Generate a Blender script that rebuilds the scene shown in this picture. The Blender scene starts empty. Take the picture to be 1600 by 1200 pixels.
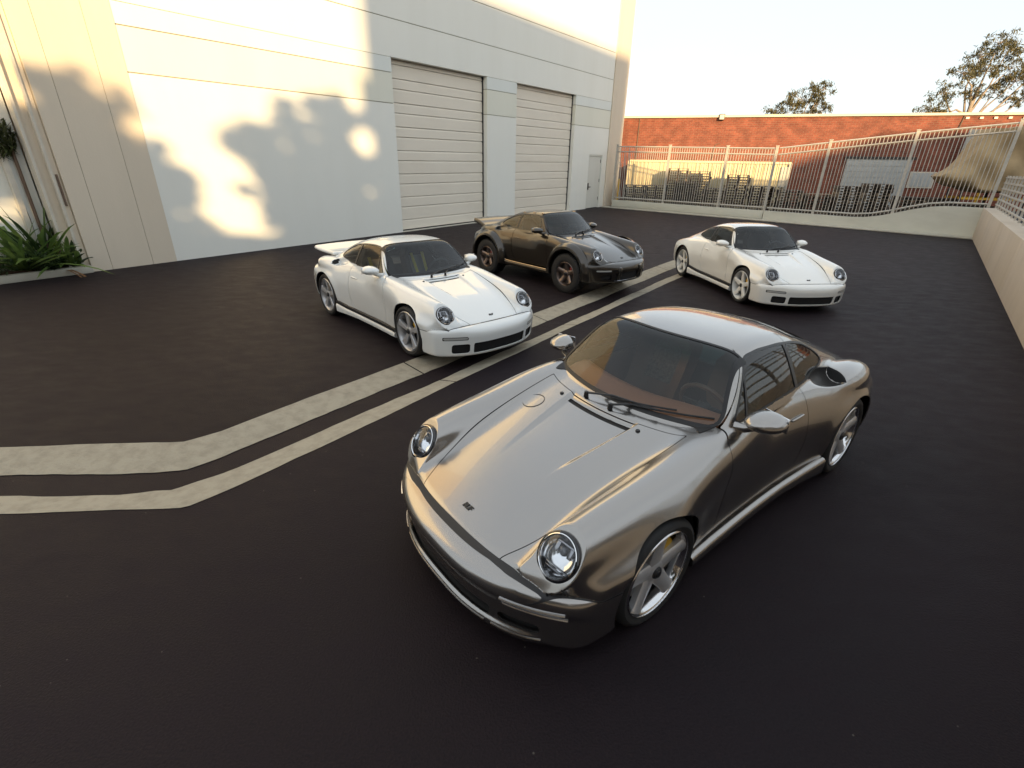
import bpy, bmesh, math, random
import numpy as np
from mathutils import Vector, Matrix

# ------------------------------------------------------------------ camera, sky, sun, exposure
SC = bpy.context.scene
COL = SC.collection
cam_data = bpy.data.cameras.new("camera")
cam_data.sensor_width = 36.0
cam_data.lens = 16.984
cam_data.clip_start = 0.05
cam_data.clip_end = 3000
cam = bpy.data.objects.new("camera", cam_data)
COL.objects.link(cam)
_p, _r = math.radians(24.415), math.radians(-1.164)
_fw = Vector((0, math.cos(_p), -math.sin(_p)))
_rt = Vector((1, 0, 0))
_dn = _fw.cross(_rt)
_r2 = _rt * math.cos(_r) + _dn * math.sin(_r)
_d2 = -_rt * math.sin(_r) + _dn * math.cos(_r)
_m = Matrix((( _r2.x, -_d2.x, -_fw.x), (_r2.y, -_d2.y, -_fw.y), (_r2.z, -_d2.z, -_fw.z))).to_4x4()
cam.matrix_world = Matrix.Translation((0, 0, 2.2826)) @ _m
SC.camera = cam

SUN_AZ = math.radians(171.0)     # compass angle of the sun from +Y (clockwise)
SUN_EL = math.radians(11.0)
world = bpy.data.worlds.new("World")
SC.world = world
world.use_nodes = True
_nt = world.node_tree
_nt.nodes.clear()
_out = _nt.nodes.new("ShaderNodeOutputWorld")
_bg = _nt.nodes.new("ShaderNodeBackground")
_sky = _nt.nodes.new("ShaderNodeTexSky")
_sky.sky_type = 'NISHITA'
_sky.sun_disc = False
_sky.sun_elevation = SUN_EL
_sky.sun_rotation = SUN_AZ
_sky.air_density = 1.0
_sky.dust_density = 2.5
_sky.ozone_density = 1.0
# thin high cloud veil over the whole sky
_tc = _nt.nodes.new("ShaderNodeTexCoord")
_mp = _nt.nodes.new("ShaderNodeMapping"); _mp.inputs['Scale'].default_value = (1.2, 1.2, 4.0)
_nz = _nt.nodes.new("ShaderNodeTexNoise"); _nz.inputs['Scale'].default_value = 2.2; _nz.inputs['Detail'].default_value = 7; _nz.inputs['Roughness'].default_value = 0.55
_rp = _nt.nodes.new("ShaderNodeValToRGB"); _rp.color_ramp.elements[0].position = 0.30; _rp.color_ramp.elements[1].position = 0.72
_rp.color_ramp.elements[0].color = (0.72, 0.72, 0.72, 1); _rp.color_ramp.elements[1].color = (0.97, 0.97, 0.97, 1)
_mx = _nt.nodes.new("ShaderNodeMixRGB"); _mx.inputs[2].default_value = (2.25, 2.40, 2.50, 1)
_nt.links.new(_tc.outputs['Generated'], _mp.inputs['Vector'])
_nt.links.new(_mp.outputs['Vector'], _nz.inputs['Vector'])
_nt.links.new(_nz.outputs['Fac'], _rp.inputs['Fac'])
_nt.links.new(_rp.outputs['Color'], _mx.inputs[0])
_nt.links.new(_sky.outputs['Color'], _mx.inputs[1])
_nt.links.new(_mx.outputs['Color'], _bg.inputs['Color'])
_bg.inputs['Strength'].default_value = 0.10
_nt.links.new(_bg.outputs['Background'], _out.inputs['Surface'])

_sd = bpy.data.lights.new("sun", 'SUN')
_sd.energy = 2.3
_sd.angle = math.radians(1.0)
_sd.color = (1.0, 0.69, 0.35)
sun = bpy.data.objects.new("sun", _sd)
COL.objects.link(sun)
_sv = Vector((math.sin(SUN_AZ) * math.cos(SUN_EL), math.cos(SUN_AZ) * math.cos(SUN_EL), math.sin(SUN_EL)))
sun.rotation_euler = _sv.to_track_quat('Z', 'Y').to_euler()
sun.location = _sv * 60
SC.view_settings.view_transform = 'Standard'
SC.view_settings.look = 'None'
SC.view_settings.gamma = 1.0
SC.view_settings.exposure = 2.1
SC.view_settings.use_curve_mapping = False

# ------------------------------------------------------------------ materials
MAT = {}
def nodes_of(name):
    m = bpy.data.materials.new(name)
    m.use_nodes = True
    nt = m.node_tree
    b = nt.nodes["Principled BSDF"]
    MAT[name] = m
    return m, nt, b

def mat(name, col, rough=0.5, metal=0.0, coat=0.0, coat_rough=0.05, var=0.0, vscale=6.0, bump=0.0, bscale=80.0, rvar=0.0, detail=6.0, spec=None):
    """one surface: base colour with procedural variation, roughness variation and fine relief"""
    m, nt, b = nodes_of(name)
    b.inputs['Base Color'].default_value = (*col, 1)
    b.inputs['Roughness'].default_value = rough
    b.inputs['Metallic'].default_value = metal
    b.inputs['Coat Weight'].default_value = coat
    b.inputs['Coat Roughness'].default_value = coat_rough
    if spec is not None:
        b.inputs['Specular IOR Level'].default_value = spec
    if var or rvar or bump:
        tc = nt.nodes.new("ShaderNodeTexCoord")
    if var or rvar:
        n = nt.nodes.new("ShaderNodeTexNoise"); n.inputs['Scale'].default_value = vscale; n.inputs['Detail'].default_value = detail
        n.inputs['Roughness'].default_value = 0.62
        nt.links.new(tc.outputs['Object'], n.inputs['Vector'])
    if var:
        r = nt.nodes.new("ShaderNodeMapRange")
        r.inputs['From Min'].default_value = 0.3; r.inputs['From Max'].default_value = 0.7
        r.inputs['To Min'].default_value = 1 - var; r.inputs['To Max'].default_value = 1 + var
        nt.links.new(n.outputs['Fac'], r.inputs['Value'])
        mu = nt.nodes.new("ShaderNodeMixRGB"); mu.blend_type = 'MULTIPLY'; mu.inputs[0].default_value = 1
        mu.inputs[1].default_value = (*col, 1)
        nt.links.new(r.outputs['Result'], mu.inputs[2])
        nt.links.new(mu.outputs['Color'], b.inputs['Base Color'])
    if rvar:
        r2 = nt.nodes.new("ShaderNodeMapRange")
        r2.inputs['From Min'].default_value = 0.3; r2.inputs['From Max'].default_value = 0.7
        r2.inputs['To Min'].default_value = max(0, rough - rvar); r2.inputs['To Max'].default_value = min(1, rough + rvar)
        nt.links.new(n.outputs['Fac'], r2.inputs['Value'])
        nt.links.new(r2.outputs['Result'], b.inputs['Roughness'])
    if bump:
        n2 = nt.nodes.new("ShaderNodeTexNoise"); n2.inputs['Scale'].default_value = bscale; n2.inputs['Detail'].default_value = 4
        nt.links.new(tc.outputs['Object'], n2.inputs['Vector'])
        bp = nt.nodes.new("ShaderNodeBump"); bp.inputs['Strength'].default_value = bump; bp.inputs['Distance'].default_value = 0.01
        nt.links.new(n2.outputs['Fac'], bp.inputs['Height'])
        nt.links.new(bp.outputs['Normal'], b.inputs['Normal'])
    return m

def glass_mat(name, tint, band=None, refl=1.0):
    """thin tinted pane: tinted see-through plus Fresnel reflection; band = (z0, z1, colour) shade strip"""
    m = bpy.data.materials.new(name); m.use_nodes = True
    nt = m.node_tree; nt.nodes.clear()
    o = nt.nodes.new("ShaderNodeOutputMaterial")
    tr = nt.nodes.new("ShaderNodeBsdfTransparent"); tr.inputs['Color'].default_value = (*tint, 1)
    gl = nt.nodes.new("ShaderNodeBsdfGlossy"); gl.inputs['Roughness'].default_value = 0.01
    fr = nt.nodes.new("ShaderNodeFresnel"); fr.inputs['IOR'].default_value = 1.6
    mx = nt.nodes.new("ShaderNodeMixShader")
    if band:
        tc = nt.nodes.new("ShaderNodeTexCoord"); sp = nt.nodes.new("ShaderNodeSeparateXYZ")
        nt.links.new(tc.outputs['Object'], sp.inputs[0])
        mr = nt.nodes.new("ShaderNodeMapRange"); mr.inputs['From Min'].default_value = band[0]; mr.inputs['From Max'].default_value = band[1]
        nt.links.new(sp.outputs['Z'], mr.inputs['Value'])
        mc = nt.nodes.new("ShaderNodeMixRGB"); mc.inputs[1].default_value = (*tint, 1); mc.inputs[2].default_value = (*band[2], 1)
        nt.links.new(mr.outputs['Result'], mc.inputs[0]); nt.links.new(mc.outputs['Color'], tr.inputs['Color'])
    nt.links.new(fr.outputs['Fac'], mx.inputs['Fac'])
    nt.links.new(tr.outputs[0], mx.inputs[1]); nt.links.new(gl.outputs[0], mx.inputs[2])
    nt.links.new(mx.outputs[0], o.inputs['Surface'])
    MAT[name] = m
    return m

# ------------------------------------------------------------------ mesh helpers
def tag(o, label=None, cat=None, group=None, kind=None):
    if label: o['label'] = label
    if cat: o['category'] = cat
    if group: o['group'] = group
    if kind: o['kind'] = kind
    return o

def empty(name, loc=(0, 0, 0), rz=0.0, parent=None):
    o = bpy.data.objects.new(name, None); COL.objects.link(o)
    o.empty_display_size = 0.2
    o.location = loc; o.rotation_euler = (0, 0, rz); o.parent = parent
    return o

def link(name, me, parent=None, loc=None, rot=None):
    o = bpy.data.objects.new(name, me); COL.objects.link(o); o.parent = parent
    if loc is not None: o.location = loc
    if rot is not None: o.rotation_euler = rot
    return o

def copy_tree(o, parent=None):
    c = o.copy(); COL.objects.link(c); c.parent = parent
    for ch in list(o.children):
        copy_tree(ch, c)
    return c

def tri_mesh(name, V, F, mats, N=None, MI=None):
    """mesh from numpy triangles, with per-vertex shading normals"""
    V = np.asarray(V, np.float32); F = np.asarray(F, np.int32)
    me = bpy.data.meshes.new(name)
    me.vertices.add(len(V)); me.vertices.foreach_set("co", V.ravel())
    me.loops.add(F.size); me.loops.foreach_set("vertex_index", F.ravel())
    me.polygons.add(len(F)); me.polygons.foreach_set("loop_start", np.arange(0, F.size, 3, dtype=np.int32))
    for m in mats: me.materials.append(MAT[m] if isinstance(m, str) else m)
    if MI is not None: me.polygons.foreach_set("material_index", np.asarray(MI, np.int32))
    me.update(calc_edges=True)
    me.polygons.foreach_set("use_smooth", np.ones(len(F), bool))
    if N is not None:
        me.normals_split_custom_set_from_vertices(np.asarray(N, np.float32).tolist())
    return me

class MB:
    """collects boxes, bars, tubes and lathes of ONE piece"""
    def __init__(s): s.v = []; s.f = []; s.m = []
    def add(s, v, f, m=0):
        o = len(s.v); s.v += [tuple(p) for p in v]; s.f += [tuple(i + o for i in q) for q in f]; s.m += [m] * len(f); return s
    def box(s, c, d, m=0, rot=None):
        x, y, z = (k / 2 for k in d)
        vs = [Vector((sx * x, sy * y, sz * z)) for sz in (-1, 1) for sx, sy in ((-1, -1), (1, -1), (1, 1), (-1, 1))]
        if rot is not None: vs = [rot @ v for v in vs]
        vs = [v + Vector(c) for v in vs]
        return s.add(vs, [(3, 2, 1, 0), (4, 5, 6, 7), (0, 1, 5, 4), (1, 2, 6, 5), (2, 3, 7, 6), (3, 0, 4, 7)], m)
    def bar(s, a, b, w, h=None, up=(0, 0, 1), m=0):
        a, b = Vector(a), Vector(b); d = b - a; L = d.length; d.normalize(); h = h or w
        u = Vector(up)
        if abs(u.dot(d)) > 0.98: u = Vector((1, 0, 0))
        sd = d.cross(u).normalized(); u = sd.cross(d)
        vs = [p + sd * (i * w / 2) + u * (j * h / 2) for p in (a, b) for i, j in ((-1, -1), (1, -1), (1, 1), (-1, 1))]
        return s.add(vs, [(0, 1, 2, 3), (7, 6, 5, 4), (1, 0, 4, 5), (2, 1, 5, 6), (3, 2, 6, 7), (0, 3, 7, 4)], m)
    def tube(s, pts, r, n=10, m=0, cap=True, closed=False):
        pts = [Vector(p) for p in pts]; K = len(pts); rs = r if isinstance(r, (list, tuple)) else [r] * K
        vs = []; prev = None
        for i, p in enumerate(pts):
            if closed: t = pts[(i + 1) % K] - pts[i - 1]
            else: t = pts[min(i + 1, K - 1)] - pts[max(i - 1, 0)]
            t.normalize()
            if prev is None:
                u = Vector((0, 0, 1)) if abs(t.z) < 0.9 else Vector((1, 0, 0))
                sd = t.cross(u).normalized()
            else:
                sd = (prev - t * prev.dot(t)).normalized()
            prev = sd; u = sd.cross(t)
            for j in range(n):
                a = 2 * math.pi * j / n
                vs.append(p + sd * (math.cos(a) * rs[i]) + u * (math.sin(a) * rs[i]))
        fs = []
        for i in range(K if closed else K - 1):
            for j in range(n):
                i2 = (i + 1) % K
                fs.append((i * n + j, i * n + (j + 1) % n, i2 * n + (j + 1) % n, i2 * n + j))
        if cap and not closed:
            fs.append(tuple(reversed(range(n)))); fs.append(tuple((K - 1) * n + j for j in range(n)))
        return s.add(vs, fs, m)
    def lathe(s, prof, n=32, axis='y', c=(0, 0, 0), m=0, closed=False):
        """prof: list of (radius, height along axis)"""
        vs = []; K = len(prof)
        for r, h in prof:
            for j in range(n):
                a = 2 * math.pi * j / n; p, q = r * math.cos(a), r * math.sin(a)
                v = (p, h, q) if axis == 'y' else ((p, q, h) if axis == 'z' else (h, p, q))
                vs.append((v[0] + c[0], v[1] + c[1], v[2] + c[2]))
        fs = []
        for i in range(K if closed else K - 1):
            i2 = (i + 1) % K
            for j in range(n):
                q = (i * n + j, i2 * n + j, i2 * n + (j + 1) % n, i * n + (j + 1) % n)
                fs.append(q if axis == 'y' else q[::-1])
        return s.add(vs, fs, m)
    def grid(s, P, m=0):
        """P[i][j] points"""
        R, C = len(P), len(P[0])
        return s.add([p for row in P for p in row], [(i * C + j, i * C + j + 1, (i + 1) * C + j + 1, (i + 1) * C + j) for i in range(R - 1) for j in range(C - 1)], m)
    def mesh(s, name, mats, smooth=35, bevel=0, seg=2, fixn=True):
        me = bpy.data.meshes.new(name)
        me.from_pydata(s.v, [], s.f)
        if not isinstance(mats, (list, tuple)): mats = [mats]
        for m in mats: me.materials.append(MAT[m] if isinstance(m, str) else m)
        if len(mats) > 1: me.polygons.foreach_set("material_index", np.array(s.m, np.int32))
        if bevel or fixn:
            bm = bmesh.new(); bm.from_mesh(me)
            if fixn: bmesh.ops.recalc_face_normals(bm, faces=bm.faces[:])
            if bevel:
                es = [e for e in bm.edges if e.is_manifold and e.calc_face_angle(0) > 0.6]
                bmesh.ops.bevel(bm, geom=es, offset=bevel, segments=seg, affect='EDGES', profile=0.5, clamp_overlap=True)
            bm.to_mesh(me); bm.free()
        if smooth:
            me.polygons.foreach_set("use_smooth", np.ones(len(me.polygons), bool))
            me.set_sharp_from_angle(angle=math.radians(smooth))
        me.update()
        return me
    def obj(s, name, mats, parent=None, loc=None, rot=None, **k):
        return link(name, s.mesh(name, mats, **k), parent, loc, rot)

def box_obj(name, c, d, m, parent=None, bevel=0.0, **k):
    return MB().box(c, d).obj(name, m, parent, bevel=bevel, smooth=30 if bevel else 0, **k)
# ------------------------------------------------------------------ sports-car builder
def spl(pts, n=3000):
    """natural cubic through (x, y) points, as a fast table lookup"""
    pts = sorted(pts); X = np.array([p[0] for p in pts], float); Y = np.array([p[1] for p in pts], float)
    m = len(X); h = np.diff(X); A = np.eye(m); b = np.zeros(m)
    for i in range(1, m - 1):
        A[i, i - 1] = h[i - 1]; A[i, i] = 2 * (h[i - 1] + h[i]); A[i, i + 1] = h[i]
        b[i] = 6 * ((Y[i + 1] - Y[i]) / h[i] - (Y[i] - Y[i - 1]) / h[i - 1])
    M = np.linalg.solve(A, b)
    t = np.linspace(X[0], X[-1], n); k = np.clip(np.searchsorted(X, t) - 1, 0, m - 2); d = t - X[k]; e = X[k + 1] - t; hk = h[k]
    v = M[k] * e**3 / (6 * hk) + M[k + 1] * d**3 / (6 * hk) + (Y[k] / hk - M[k] * hk / 6) * e + (Y[k + 1] / hk - M[k + 1] * hk / 6) * d
    return lambda x: np.interp(x, t, v)

def smin(a, b, k):
    h = np.maximum(k - np.abs(a - b), 0) / k
    return np.minimum(a, b) - h * h * h * k / 6
def smax(a, b, k): return -smin(-a, -b, k)
def sstep(a, b, x):
    t = np.clip((x - a) / (b - a), 0, 1); return t * t * t * (t * (6 * t - 15) + 10)
def gau(x, c, w): return np.exp(-((x - c) / w) ** 2)

FA, RA = 1.20, -1.20                 # axles
HL = np.array([1.760, 0.640, 0.622])  # headlight centre
_ht = math.radians(35)
HN = np.array([math.cos(_ht) * math.cos(0.05), math.cos(_ht) * math.sin(0.05), math.sin(_ht)])

S_W = spl([(-2.4, .52), (-2.15, .70), (-1.9, .80), (-1.6, .862), (-1.2, .886), (-.85, .862), (-.5, .824), (-.2, .808), (.2, .804), (.6, .812), (.9, .838), (1.2, .874), (1.5, .866), (1.75, .828), (1.95, .75), (2.2, .60)])
S_TOP = spl([(-2.4, .58), (-2.15, .665), (-1.9, .76), (-1.6, .845), (-1.3, .885), (-1.0, .893), (-.5, .893), (.2, .893), (.45, .888), (.66, .866), (.9, .822), (1.2, .748), (1.5, .663), (1.7, .597), (1.86, .538), (1.95, .502), (2.05, .455), (2.2, .38)])
S_DROP = spl([(-2.4, .16), (-1.9, .13), (-1.3, .09), (-.8, .02), (.4, .02), (.8, .07), (1.2, .095), (1.7, .09), (2.2, .06)])
S_ROOF = spl([(-2.4, .56), (-2.0, .735), (-1.7, .865), (-1.4, .990), (-1.1, 1.105), (-.8, 1.198), (-.5, 1.256), (-.2, 1.280), (.05, 1.276), (.25, 1.245), (.6, 1.14)])
S_YB = spl([(-2.4, .20), (-1.9, .43), (-1.5, .548), (-1.1, .628), (-.8, .668), (-.45, .698), (0, .714), (.35, .716), (.7, .69)])
S_YC = spl([(.6, .285), (.8, .272), (1.1, .235), (1.45, .185), (1.7, .15)])
S_TY = spl([(.2, .655), (.6, .668), (1.0, .668), (1.4, .656), (1.7, .643), (2.0, .632)])
S_TZ = spl([(.2, .775), (.5, .752), (.8, .722), (1.2, .680), (1.5, .652), (1.7, .628), (1.85, .598), (2.0, .555)])
S_TR = spl([(-.9, -.60), (-.3, -.25), (.1, .02), (.3, .085), (.45, .108), (.8, .126), (1.2, .132), (1.5, .128), (1.75, .118), (2.0, .108)])

def make_sdf(P):
    hip, rec, intake, lip = P.get('hip', .03), P.get('recess', .028), P.get('intake', True), P.get('lip', .012)
    tuck = P.get('tuck', .12); chin = P.get('chin', 0)
    def tube(x, a, z):
        d = np.sqrt((a - S_TY(x)) ** 2 + (z - S_TZ(x)) ** 2) - S_TR(x)
        pl = (x - HL[0]) * HN[0] + (a - HL[1]) * HN[1] + (z - HL[2]) * HN[2] + .004
        return smax(d, pl, .012)
    def parts(x, y, z):
        a = np.abs(y)
        w = S_W(x)
        zn = z - .52
        up = np.where(zn > 0, -.80 * zn * zn, -.20 * zn * zn) - .95 * np.maximum(.27 - z, 0) ** 1.0 * sstep(1.55, 1.45, x)
        rf = np.sqrt((x - FA) ** 2 + (z - .33) ** 2); rr = np.sqrt((x - RA) ** 2 + (z - .335) ** 2)
        ys = w + up + lip * (.3 * gau(rf, .365, .06) + gau(rr, .372, .06)) * sstep(.22, .42, z) + hip * gau(x, -1.22, .40) * sstep(.16, .36, z) * (1 - sstep(.62, .92, z))
        ys = ys + .030 * gau(x, 1.45, .30) * sstep(.42, .58, z) * (1 - sstep(.62, .80, z))
        side = a - ys
        zt = S_TOP(x) - S_DROP(x) * a * a - .8 * np.maximum(a - .66, 0) ** 2
        if rec:
            re = .80 - .36 * a * a
            dep = rec * sstep(1.55, .85, x) * sstep(-.03, .03, x - re)
            yc = S_YC(x)
            zt = zt - dep * (1 - sstep(-.021, .021, a - yc))
        top = (z - zt) * .93
        fr = x - (1.985 - .205 * (a / .75) ** 2.5 - .30 * np.maximum(z - .4, 0))
        tub = smax(smax(top, side, .11), fr, .05)
        tub = smin(tub, tube(x, a, z), .145 + .10 * sstep(.62, .80, a))
        # greenhouse
        ws = (x - (.705 - (z - .87) * 1.20 - (.42 - .28 * (z - .87)) * a * a)) * .64
        ro = (z - (S_ROOF(x) - .050 * (a / .55) ** 3 - .05 * (a / .55) ** 2 * sstep(-.3, -1.1, x))) * .9
        sd = (a - (S_YB(x) - .46 * np.maximum(z - .88, -.02) - .30 * np.maximum(z - .88, 0) ** 2)) * .9
        gh = smax(smax(ro, sd, .11), ws, .05)
        kb = .012 + .16 * sstep(-.55, -1.25, x)
        b = smin(tub, gh, kb)
        # underside, tail
        tail = (-x) - (2.14 - .30 * (a / .8) ** 2.6 - .25 * np.maximum(z - .55, 0) - .5 * np.maximum(.40 - z, 0))
        b = smax(b, tail, .09)
        b = smax(b, .155 - z, .05)
        if intake:
            # scoop let into the haunch: a raised lip behind, a bowl leading into it
            bl_ = (np.sqrt(((x + 1.24) / .36) ** 2 + ((a - .728) / .150) ** 2 + ((z - .80) / .116) ** 2) - 1) * .11
            b = smin(b, bl_, .07)
            e = (np.sqrt(((x + .90) / .30) ** 2 + ((a - .742) / .108) ** 2 + ((z - .912 - .12 * (x + .9)) / .086) ** 2) - 1) * .075
            back = -(x + 1.03 + .30 * (z - .86) - .35 * (a - .74))
            scoop = smax(e, back, .006)
            b = smax(b, -scoop, .020)
        # front bumper
        xb = 2.085 - .285 * (a / .8) ** 2.7 - tuck * np.maximum(.38 - z, 0) ** 1.2 - chin * (.085 * sstep(.43, .31, z) - .040 * sstep(.215, .180, z) * (1 - sstep(.56, .72, a)))
        zb = .505 - .03 * (a / .8) ** 2 - .30 * np.maximum(x - 1.95, 0)
        bump = smax(smax(x - xb, (z - zb), .13), a - (ys + .006), .06)
        bump = smax(bump, .135 - z, .06)
        bump = smax(bump, 1.50 - x, .01)
        return b, bump
    return parts

def surface_nets(f, lo, hi, h):
    ax = [np.arange(l, u + h, h) for l, u in zip(lo, hi)]
    nx, ny, nz = map(len, ax)
    G = np.empty((nx, ny, nz), np.float32)
    Y, Z = np.meshgrid(ax[1], ax[2], indexing='ij')
    step = 40
    for i in range(0, nx, step):
        X = ax[0][i:i + step][:, None, None]
        G[i:i + step] = f(X + 0 * Y[None], Y[None] + 0 * X, Z[None] + 0 * X)
    I = G < 0
    c = np.zeros((nx - 1, ny - 1, nz - 1), np.int8)
    offs = [(i, j, k) for i in (0, 1) for j in (0, 1) for k in (0, 1)]
    for i, j, k in offs: c += I[i:nx - 1 + i, j:ny - 1 + j, k:nz - 1 + k]
    act = np.argwhere((c > 0) & (c < 8))
    ID = -np.ones((nx - 1, ny - 1, nz - 1), np.int32); ID[tuple(act.T)] = np.arange(len(act))
    cv = {o: G[tuple((act + np.array(o)).T)] for o in offs}
    S = np.zeros((len(act), 3)); C = np.zeros(len(act))
    for o in offs:
        for d in range(3):
            if o[d] == 0:
                o2 = tuple(1 if q == d else o[q] for q in range(3))
                va, vb = cv[o], cv[o2]; m = (va < 0) != (vb < 0)
                t = np.where(m, va / np.where(m, va - vb, 1), 0)
                p = np.array(o, float)[None] + np.zeros((len(act), 1)); p[:, d] = t
                S[m] += p[m]; C[m] += 1
    V = np.array(lo) + (act + S / C[:, None]) * h
    Q = []
    for d in range(3):
        a1, a2 = (d + 1) % 3, (d + 2) % 3
        sl = [slice(None)] * 3; sl2 = [slice(None)] * 3
        sl[d] = slice(0, -1); sl2[d] = slice(1, None)
        E = I[tuple(sl)] != I[tuple(sl2)]
        e = np.argwhere(E)
        e = e[(e[:, a1] > 0) & (e[:, a2] > 0) & (e[:, a1] < G.shape[a1] - 1) & (e[:, a2] < G.shape[a2] - 1)]
        s = I[tuple(sl)][tuple(e.T)]
        u = np.zeros(3, int); u[a1] = 1; w = np.zeros(3, int); w[a2] = 1
        q = np.stack([ID[tuple((e - u - w).T)], ID[tuple((e - w).T)], ID[tuple(e.T)], ID[tuple((e - u).T)]], 1)
        q[~s] = q[~s][:, ::-1]
        Q.append(q)
    Q = np.concatenate(Q)
    return V, Q

def grad(f, V, e=1.5e-3):
    g = np.empty_like(V)
    for d in range(3):
        o = np.zeros(3); o[d] = e
        A = V + o; B = V - o
        g[:, d] = (f(A[:, 0], A[:, 1], A[:, 2]) - f(B[:, 0], B[:, 1], B[:, 2])) / (2 * e)
    return g

def sdf_mesh(f, lo, hi, h):
    V, Q = surface_nets(f, lo, hi, h)
    for _ in range(4):
        g = grad(f, V); v = f(V[:, 0], V[:, 1], V[:, 2])
        st = g * (v / np.maximum((g * g).sum(1), .05))[:, None]
        L = np.linalg.norm(st, axis=1); st *= np.minimum(1, .6 * h / np.maximum(L, 1e-9))[:, None]
        V = V - st
    g = grad(f, V); N = g / np.maximum(np.linalg.norm(g, axis=1), 1e-9)[:, None]
    d1 = np.linalg.norm(V[Q[:, 0]] - V[Q[:, 2]], axis=1); d2 = np.linalg.norm(V[Q[:, 1]] - V[Q[:, 3]], axis=1)
    s = d1 <= d2
    F = np.concatenate([Q[s][:, [0, 1, 2]], Q[s][:, [0, 2, 3]], Q[~s][:, [0, 1, 3]], Q[~s][:, [1, 2, 3]]])
    return V, N, F

def refine(M, f, mask):
    """halve the edges whose middle lies in the mask and drop the new points onto the surface"""
    V, N, F = M
    E = np.concatenate([F[:, [0, 1]], F[:, [1, 2]], F[:, [2, 0]]]); E.sort(1)
    U, inv = np.unique(E, axis=0, return_inverse=True); inv = inv.ravel()
    p = (V[U[:, 0]] + V[U[:, 1]]) / 2; n = N[U[:, 0]] + N[U[:, 1]]
    on = mask(p, n)
    q = p[on]; y0 = np.abs(q[:, 1]) < 1e-6
    for _ in range(2):
        g = grad(f, q); v = f(q[:, 0], q[:, 1], q[:, 2]); q = q - g * (v / np.maximum((g * g).sum(1), .05))[:, None]
        q[y0, 1] = 0
    g = grad(f, q); nn = g / np.maximum(np.linalg.norm(g, axis=1), 1e-9)[:, None]
    nid = -np.ones(len(U), int); nid[on] = len(V) + np.arange(on.sum())
    m = nid[inv].reshape(3, -1).T
    V = np.concatenate([V, q]); N = np.concatenate([N, nn])
    c = (m >= 0).sum(1); out = [F[c == 0]]
    A = F[c == 3]; B = m[c == 3]
    out += [np.stack(t, 1) for t in ((A[:, 0], B[:, 0], B[:, 2]), (B[:, 0], A[:, 1], B[:, 1]), (B[:, 2], B[:, 1], A[:, 2]), (B[:, 0], B[:, 1], B[:, 2]))]
    A = F[c == 1]; B = m[c == 1]; k = (B >= 0).argmax(1); r = np.arange(len(A))
    a, b, d, e = A[r, k], A[r, (k + 1) % 3], A[r, (k + 2) % 3], B[r, k]
    out += [np.stack((a, e, d), 1), np.stack((e, b, d), 1)]
    A = F[c == 2]; B = m[c == 2]; k = (B < 0).argmax(1); r = np.arange(len(A))
    a, b, d = A[r, k], A[r, (k + 1) % 3], A[r, (k + 2) % 3]; e1, e2 = B[r, (k + 1) % 3], B[r, (k + 2) % 3]
    out += [np.stack((a, b, e1), 1), np.stack((a, e1, e2), 1), np.stack((e1, d, e2), 1)]
    return V, N, np.concatenate(out)

def split(M, d, lev=0.0):
    """cut triangles along d == lev; returns the below part and the above part"""
    V, N, F = M
    s = d - lev; s = np.where(np.abs(s) < 2e-5, 2e-5, s); pos = s > 0
    cnt = pos[F].sum(1)
    mix = F[(cnt == 1) | (cnt == 2)]
    out_p = [F[cnt == 3]]; out_n = [F[cnt == 0]]
    if len(mix):
        pm = pos[mix]; c1 = pm.sum(1) == 1
        lone = np.where(c1, pm.argmax(1), (~pm).argmax(1))
        r = np.arange(len(mix))
        A, B, C = mix[r, lone], mix[r, (lone + 1) % 3], mix[r, (lone + 2) % 3]
        key = np.concatenate([np.stack([A, B], 1), np.stack([A, C], 1)]); key.sort(1)
        uk, inv = np.unique(key, axis=0, return_inverse=True); inv = inv.ravel()
        t = s[uk[:, 0]] / (s[uk[:, 0]] - s[uk[:, 1]])
        NV = V[uk[:, 0]] + (V[uk[:, 1]] - V[uk[:, 0]]) * t[:, None]
        NN = N[uk[:, 0]] + (N[uk[:, 1]] - N[uk[:, 0]]) * t[:, None]
        NN /= np.maximum(np.linalg.norm(NN, axis=1), 1e-9)[:, None]
        ab = len(V) + inv[:len(A)]; ac = len(V) + inv[len(A):]
        V = np.concatenate([V, NV]); N = np.concatenate([N, NN])
        t1 = np.stack([A, ab, ac], 1); t2 = np.concatenate([np.stack([ab, B, C], 1), np.stack([ab, C, ac], 1)])
        c2 = np.concatenate([c1, c1])
        out_p += [t1[c1], t2[~c2]]; out_n += [t1[~c1], t2[c2]]
    return compact(V, N, np.concatenate(out_n)), compact(V, N, np.concatenate(out_p))

def compact(V, N, F):
    if len(F) == 0: return (np.zeros((0, 3)), np.zeros((0, 3)), np.zeros((0, 3), int))
    u, inv = np.unique(F, return_inverse=True)
    return (V[u], N[u], inv.reshape(F.shape))

def join(*Ms):
    o = 0; v = []; n = []; f = []
    for V, N, F in Ms:
        v.append(V); n.append(N); f.append(F + o); o += len(V)
    return np.concatenate(v), np.concatenate(n), np.concatenate(f)

def flip(M):
    V, N, F = M; k = np.array([1, -1, 1.])
    return V * k, N * k, F[:, ::-1]
def both(M): return join(M, flip(M))
def offset(M, d): return (M[0] + M[1] * d, M[1], M[2])

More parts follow.
